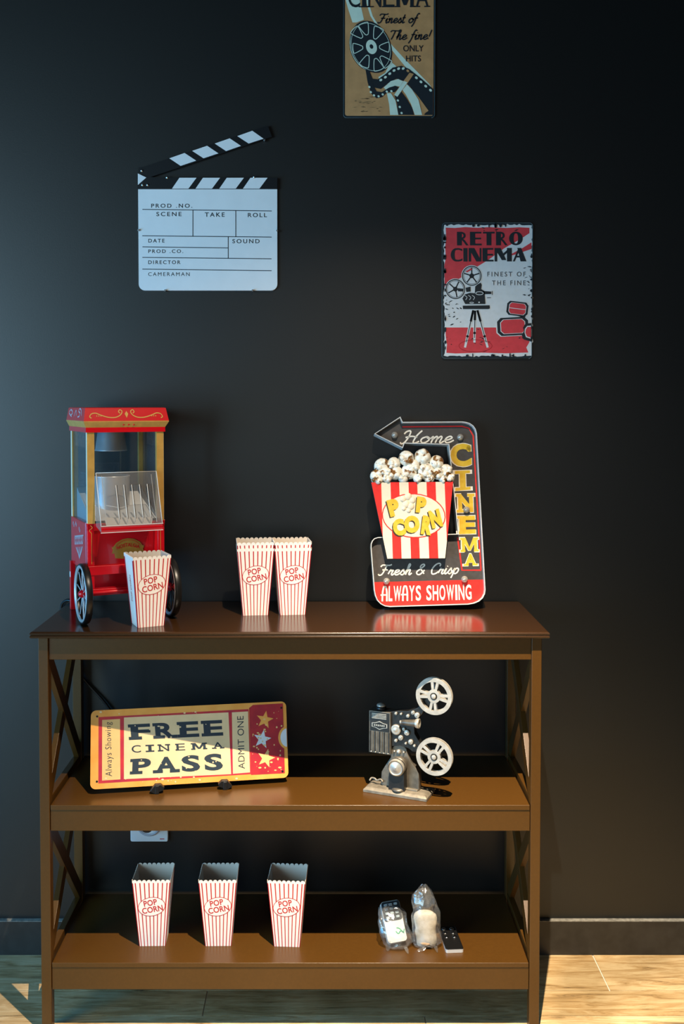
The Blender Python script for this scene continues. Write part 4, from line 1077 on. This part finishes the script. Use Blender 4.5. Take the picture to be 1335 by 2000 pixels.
# stand
b = MB()
st_ = [P2(*p, vm) for p in ((365, 1215), (370, 1140), (420, 1060), (470, 985), (462, 930), (475, 885), (520, 855), (565, 848), (610, 862), (640, 895), (652, 950), (690, 1040), (745, 1110), (775, 1160), (778, 1285))]
st_.append((st_[-1][0], .0103)); st_.append((st_[0][0], .0103))
b.prism(st_, vm - .006, vm + .010, M_bronze, lambda u, v, w: (u, w, v)); b.build('pedestal', fg, bevel=.0015)
b = MB(); a0 = fl_(625, 1290, vm); b.box(a0.x - .003, -.012, .0103, a0.x + .028, .0, .014, M_base_f); 
b.build('pedestal_foot', fg, bevel=.001)
# motor
c0 = fl_(512, 1115, -.030)
b = MB(); b.lathe([(.0168, 0), (.0168, .026)], (c0.x, -.028, c0.z), (0, 1, 0), M_fblack, 32)
b.lathe([(.0150, 0), (.0172, .0012), (.0172, .0065), (.0160, .0075)], (c0.x, -.030, c0.z), (0, 1, 0), M_fsil, 32, cap=False)
b.lathe([(.0150, 0), (.0120, .0010), (.0110, .0004), (.0075, .0010), (.0060, -.0004), (.0022, .0002), (.0001, -.0008)], (c0.x, -.030, c0.z), (0, 1, 0), M_fsil, 32, cap=False)
b.lathe([(.0172, .0), (.0172, .012), (.016, .020)], (c0.x, -.020, c0.z), (0, 1, 0), M_bronze, 32)
b.build('motor', fg)
b = MB(); b.prism([(c0.x - .018, .010), (c0.x + .016, .010), (c0.x + .015, c0.z), (c0.x - .016, c0.z)], -.022, .0, M_fblack, lambda u, v, w: (u, w, v)); b.build('motor_mount', fg, bevel=.001)
k0 = fl_(540, 1290, -.018)
b = MB(); b.lathe([(.0135, .0105), (.0140, .0125), (.011, .0150), (.004, .0162), (.0001, .0162)], (k0.x, -.016, 0), (0, 0, 1), M_bronze, 24); b.build('adjusting_knob', fg)
# lamp house
v0_ = -.016
lh = [P2(225, 485, v0_), P2(455, 500, v0_), P2(468, 972, v0_), P2(230, 950, v0_)]
x0, x1 = lh[0][0], lh[1][0]; z0, z1 = lh[2][1], lh[0][1]
b = MB(); b.box(x0, v0_, z0, x1, v0_ + .030, z1, M_bronze)
for k in range(9):
    xx = x0 + (x1 - x0) * (.06 + .88 * k / 8)
    b.box(xx - .0011, v0_ - .0012, z0 + .003, xx + .0011, v0_ + .001, z0 + (z1 - z0) * .52, M_bronze if k % 2 else M_fblack)
for k in range(5): b.ball((x0 + (x1 - x0) * (.1 + .2 * k), v0_, z0 + .0015), .0016, .0016, .0016, M_fsil, 8, 6)
b.box(x0 + .002, v0_ - .0004, z0 + (z1 - z0) * .53, x1 - .002, v0_, z1 - .002, M_fblack)
lo_ = b.build('lamp_house', fg, bevel=.0006)
b = MB()
for k in range(4):
    z = z1 - .0055 - k * .0030; b.box(x0 + .006, v0_ - .0016, z, x1 - .008, v0_ - .0004, z + .0014, M_fsil)
b.build('vent', lo_)
b = MB()
zc = fl_(335, 648, v0_).z; xc = (x0 + x1) / 2
bd = [(-.0165, -.004), (-.009, -.005), (0, -.0088), (.009, -.005), (.0165, -.004), (.0165, .004), (.009, .005), (0, .0088), (-.009, .005), (-.0165, .004)]
b.prism([(xc + p[0], zc + p[1]) for p in bd], v0_ - .0014, v0_, M_fsil, lambda u, v, w: (u, w, v))
b.prism([(xc + p[0] * .88, zc + p[1] * .80) for p in bd], v0_ - .0016, v0_ - .0013, M_fblack, lambda u, v, w: (u, w, v))
for k in range(6): b.box(xc - .0115 + k * .0040, v0_ - .0020, zc - .0018 + (k % 2) * .0004, xc - .0090 + k * .0040, v0_ - .0015, zc + .0018, M_fsil)
b.build('badge', lo_)
cp_ = fl_(357, 440, -.002)
b = MB(); b.lathe([(.0105, -.0075), (.0105, -.0025), (.0095, 0)], (cp_.x, -.002, cp_.z), (0, 0, 1), M_fblack, 24)
b.lathe([(.0088, 0), (.0095, .0015), (.0085, .004), (.005, .0060), (.0001, .0068)], (cp_.x, -.002, cp_.z), (0, 0, 1), M_fsil, 24); b.build('chimney_cap', lo_)
b = MB(); b.lathe([(.0088, z1), (.0088, cp_.z - .006)], (cp_.x, -.002, 0), (0, 0, 1), M_fblack, 20); b.build('chimney', lo_)
# gear body
v1_ = -.010
gb = [P2(*p, v1_) for p in ((455, 500), (540, 490), (640, 495), (720, 470), (790, 440), (830, 470), (800, 530), (770, 560), (715, 660), (720, 740), (770, 830), (800, 890), (760, 930), (690, 930), (650, 900), (560, 870), (468, 880))]
b = MB(); b.prism(gb, v1_, v1_ + .016, M_fblack, lambda u, v, w: (u, w, v)); gbo = b.build('gear_body', fg, bevel=.0012)
for X, Y, r in ((515, 697, 54), (635, 728, 30), (567, 785, 26), (675, 830, 26), (645, 548, 18), (745, 540, 28), (700, 512, 20), (515, 520, 15), (572, 525, 12), (602, 690, 17), (515, 815, 17), (715, 872, 13), (622, 845, 12)):
    p = fl_(X, Y, v1_ - .003); rr = r * K * .95; b = MB()
    b.lathe([(rr, .0035), (rr, -.0010), (rr * .8, -.0022), (rr * .6, -.0012), (rr * .35, -.0026), (.0001, -.0030)], (p.x, v1_ - .003, p.z), (0, 1, 0), M_fsil, 20); b.build('gear_wheel', gbo)
for X, Y, r in ((545, 937, 22), (500, 930, 10), (602, 941, 10)):
    p = fl_(X, Y, -.008); rr = r * K; b = MB(); b.lathe([(rr, .003), (rr, -.001), (rr * .6, -.0024), (.0001, -.003)], (p.x, -.008, p.z), (0, 1, 0), M_fsil, 16); b.build('screw', fg)
# lens barrel points to the right
p0_, p1_ = fl_(585, 615, -.018), fl_(775, 630, -.018)
b = MB(); ax = p1_ - p0_; L = ax.length
b.lathe([(.0022, -.003), (.0050, 0), (.0060, L * .35), (.0075, L * .75), (.0080, L * .8)], p0_, ax, M_bronze, 24)
b.lathe([(.0086, L * .78), (.0096, L * .86), (.0096, L * .98), (.0072, L), (.0060, L * .95), (.0001, L * .93)], p0_, ax, M_fsil, 24, cap=False)
b.lathe([(.0035, -.005), (.0035, .001)], p0_, ax, M_fsil, 16); b.build('lens_barrel', fg)
# arms and reels
def reel(X, Y, r, v, rot, arm):
    p = fl_(X, Y, v); rr = r * K * .955; b = MB()
    n = 64; TH_ = .0022
    for w0 in (v - .0045, v + .0030):
        outr = ell(p.x, p.z, rr, rr, 0, n); innr = ell(p.x, p.z, rr * .78, rr * .78, 0, n)
        V_ = [(q[0], w0, q[1]) for q in outr] + [(q[0], w0, q[1]) for q in innr] + [(q[0], w0 + TH_, q[1]) for q in outr] + [(q[0], w0 + TH_, q[1]) for q in innr]
        F_ = []
        for i in range(n):
            j = (i + 1) % n
            F_ += [(i, j, n + j, n + i), (2 * n + i, 3 * n + i, 3 * n + j, 2 * n + j), (i, 2 * n + i, 2 * n + j, j), (n + i, n + j, 3 * n + j, 3 * n + i)]
        b.add(V_, F_, M_reel)
        for k in range(8):
            a = R(rot + 90 * (k // 2) + (15 if k % 2 else -15)); a2 = R(rot + 90 * (k // 2) + (11 if k % 2 else -11))
            d1 = Vector((math.cos(a), math.sin(a))); d2 = Vector((math.cos(a2), math.sin(a2))); pp = Vector((-d1.y, d1.x)) * rr * .065
            c = Vector((p.x, p.z)); A0 = c + d1 * rr * .30; A1 = c + d2 * rr * .82
            b.prism([tuple(A0 + pp), tuple(A0 - pp), tuple(A1 - pp * 1.2), tuple(A1 + pp * 1.2)], w0 + .0002, w0 + TH_ - .0002, M_reel, lambda u, vv, w: (u, w, vv))
        b.lathe([(rr * .36, w0), (rr * .36, w0 + TH_)], (p.x, 0, p.z), (0, 1, 0), M_reel, 28)
    b.lathe([(rr * .14, v - .0062), (rr * .10, v - .0068), (.0001, v - .0068)], (p.x, 0, p.z), (0, 1, 0), M_reel, 16)
    b.lathe([(rr * .20, v - .0045), (rr * .20, v + .010)], (p.x, 0, p.z), (0, 1, 0), M_fblack, 16)
    o = b.build('reel', fg)
    b = MB(); pts = [P2(*q, v + .008) for q in arm]
    b.prism(pts, v + .0055, v + .011, M_fblack, lambda u, vv, w: (u, w, vv)); b.build('reel_arm', fg, bevel=.001)
    return o
reel(933, 329, 190, -.010, 86, [(690, 520), (760, 445), (900, 300), (960, 310), (960, 350), (830, 490), (760, 560)])
reel(936, 988, 190, -.010, 60, [(700, 760), (770, 830), (955, 965), (960, 1010), (920, 1020), (760, 940), (690, 930)])

# ================================================================== REMOTES AND BAGS ON THE BOTTOM SHELF
M_rwhite = pm('remote_white', (206, 206, 200), 0.4, noise=0.02); M_rdark = pm('remote_dark', (30, 38, 44), 0.35)
M_ralu = pm('remote_silver_edge', (214, 214, 212), 0.35, metal=0.4); M_green = pm('green_ink', (40, 150, 110), 0.5); M_btn = pm('button_grey', (150, 165, 170), 0.4)
# slim remote lying flat
sr = tag(empty('remote_control', (0.2550, -0.2140, Z2), R(4)), 'slim black remote with silver edge and round buttons, lying at the right of the bags', 'remote control')
b = MB(); b.prism(rrect(-.018, -.0445, .018, .0445, .004), 0, .0068, M_chrome, lambda u, v, w: (u, v, w), side=M_ralu); b.prism(rrect(-.0168, -.0432, .0168, .0432, .0035), .0068, .0074, M_black, lambda u, v, w: (u, v, w)); b.build('body', sr)
for i in range(2):
    for j in range(3):
        b = MB(); x, y = -.008 + .0165 * i, .002 + .0155 * j
        b.lathe([(.0048, 0), (.0048, .0012), (.0036, .0020), (.0001, .0014)], (x, y, .0072), (0, 0, 1), M_chrome, 18); b.build('button', sr)
# remote with keypad in the left bag
rr_ = empty('remote_control', (0.1440, -0.2290, Z2 + .0035)); rr_.rotation_euler = (R(52), R(-4), R(12))
tag(rr_, 'keypad remote propped up inside the left clear bag', 'remote control')
b = MB(); b.prism(rrect(-.020, 0, .020, .078, .006), 0, .014, M_rwhite, lambda u, v, w: (u, v, w))
b.prism(rrect(-.0192, .040, .0192, .0772, .005), .014, .0150, M_rdark, lambda u, v, w: (u, v, w)); b.build('body', rr_, bevel=.001)
for i in range(3):
    for j in range(4):
        b = MB(); b.prism(rrect(-.0145 + i * .0105, .0445 + j * .008, -.0075 + i * .0105, .0490 + j * .008, .0015, 3), .0150, .0163, M_btn, lambda u, v, w: (u, v, w)); b.build('key', rr_)
b = MB()
A = Art(b, ((0, 0), (1, 0), (1, 1), (0, 1)), 1, 1, lambda u, v, w: (u, v, .0143 + w))
A.stroke([(.000, .020), (.004, .015), (.010, .019), (.015, .016), (.018, .022)], .0022, M_green, 1, smooth=5); A.stroke([(.002, .026), (.008, .024), (.016, .014)], .0020, M_green, 1, smooth=5)
b.build('green_print', rr_)
from mathutils import noise as mnoise
def bag(name, prof, loc, rz, seed, squash=.6, label='', tips=()):
    mb = MB(); n = 40; rings = []
    for (cx, cy, r, z) in prof:
        ring = []
        for k in range(n):
            a = 2 * math.pi * k / n
            q = Vector((math.cos(a) * 1.3 + seed, math.sin(a) * 1.3, z * 45))
            rr = r * (1 + .24 * mnoise.noise(q) + .13 * mnoise.noise(q * 2.7) + .05 * math.sin(5 * a + z * 90))
            zz = max(0.0006, z + .006 * mnoise.noise(q * 1.7 + Vector((5, 3, 1)))) if z > .0015 else .0006
            ring.append((cx + rr * math.cos(a), cy + rr * squash * math.sin(a), zz))
        rings.append(ring)
    mb.loft(rings, M_bag, True)
    for (x, y, z, dx, dy, dz) in tips:
        mb.add([(x, y, z), (x + dx, y + dy, .0008), (x + dx * .2 + .010, y + dy * .7, .0012), (x + .014, y + .004, z * .8)], [(0, 1, 2, 3)], M_bag, True)
    o = mb.build(name, None, loc=loc, rot=(0, 0, rz), subd=1)
    return tag(o, label, 'plastic bag', 'clear plastic bags on the bottom shelf')
def prof_interp(keys, m=22):
    out = []
    for i in range(m + 1):
        t = i / m * (len(keys) - 1); j = min(int(t), len(keys) - 2); f = t - j; f = f * f * (3 - 2 * f)
        out.append(tuple(keys[j][k] + (keys[j + 1][k] - keys[j][k]) * f for k in range(4)))
    return out
bag('plastic_bag', prof_interp([(.004, 0, .022, .0008), (.002, 0, .0330, .008), (-.001, .002, .0325, .030), (-.007, .012, .0270, .052), (-.012, .022, .0210, .066), (-.012, .024, .006, .071)]), (0.1440, -0.2300, Z2), R(6), 1.0, .82, 'left crumpled clear bag around the keypad remote', tips=((-.026, -.012, .022, -.002, -.014, 0), (.006, -.022, .010, .010, -.018, 0)))
bag('plastic_bag', prof_interp([(0, 0, .022, .0008), (0, 0, .0290, .008), (-.001, 0, .0275, .040), (-.002, .001, .0275, .070), (-.003, .002, .0270, .090), (-.006, .003, .0175, .112), (-.005, .004, .003, .124)]), (0.2035, -0.2330, Z2), R(-5), 4.2, .62, 'tall upright clear bag with a white bundle in its lower half', tips=((.010, -.016, .012, .012, -.012, 0), (-.012, -.018, .008, -.012, -.008, 0)))
M_bundle = pm('bundle_white', (214, 206, 192), 0.6, rgb2=(186, 174, 152), scale=55, bump=.5)
M_bund2 = pm('bundle_tan', (190, 150, 104), 0.6)
mb = MB(); n = 28; rings = []
for z, r, cx in ((.0015, .006, .0), (.002, .019, .0), (.010, .0235, .001), (.022, .0240, .0), (.030, .0235, -.001), (.038, .0232, -.001), (.048, .0238, -.002), (.060, .0235, -.002), (.067, .0215, -.002), (.071, .0160, -.002), (.073, .006, -.002)):
    r *= .93; rings.append([(cx + r * (1 + .16 * mnoise.noise(Vector((math.cos(2 * math.pi * k / n) * 1.4, math.sin(2 * math.pi * k / n) * 1.4 + 7, z * 60)))) * math.cos(2 * math.pi * k / n), r * .55 * math.sin(2 * math.pi * k / n), z) for k in range(n)])
mb.loft(rings, M_bundle, True)
mb.ball((-.002, -.0105, .010), .010, .003, .0035, M_bund2, 12, 8, .05)
mb.ball((.004, -.0108, .0042), .008, .002, .002, M_black, 10, 6)
o = mb.build('wrapped_bundle', None, loc=(0.2035, -0.2330, Z2), rot=(0, 0, R(-5)))
tag(o, 'white wrapped bundle inside the tall upright clear bag', 'bundle')
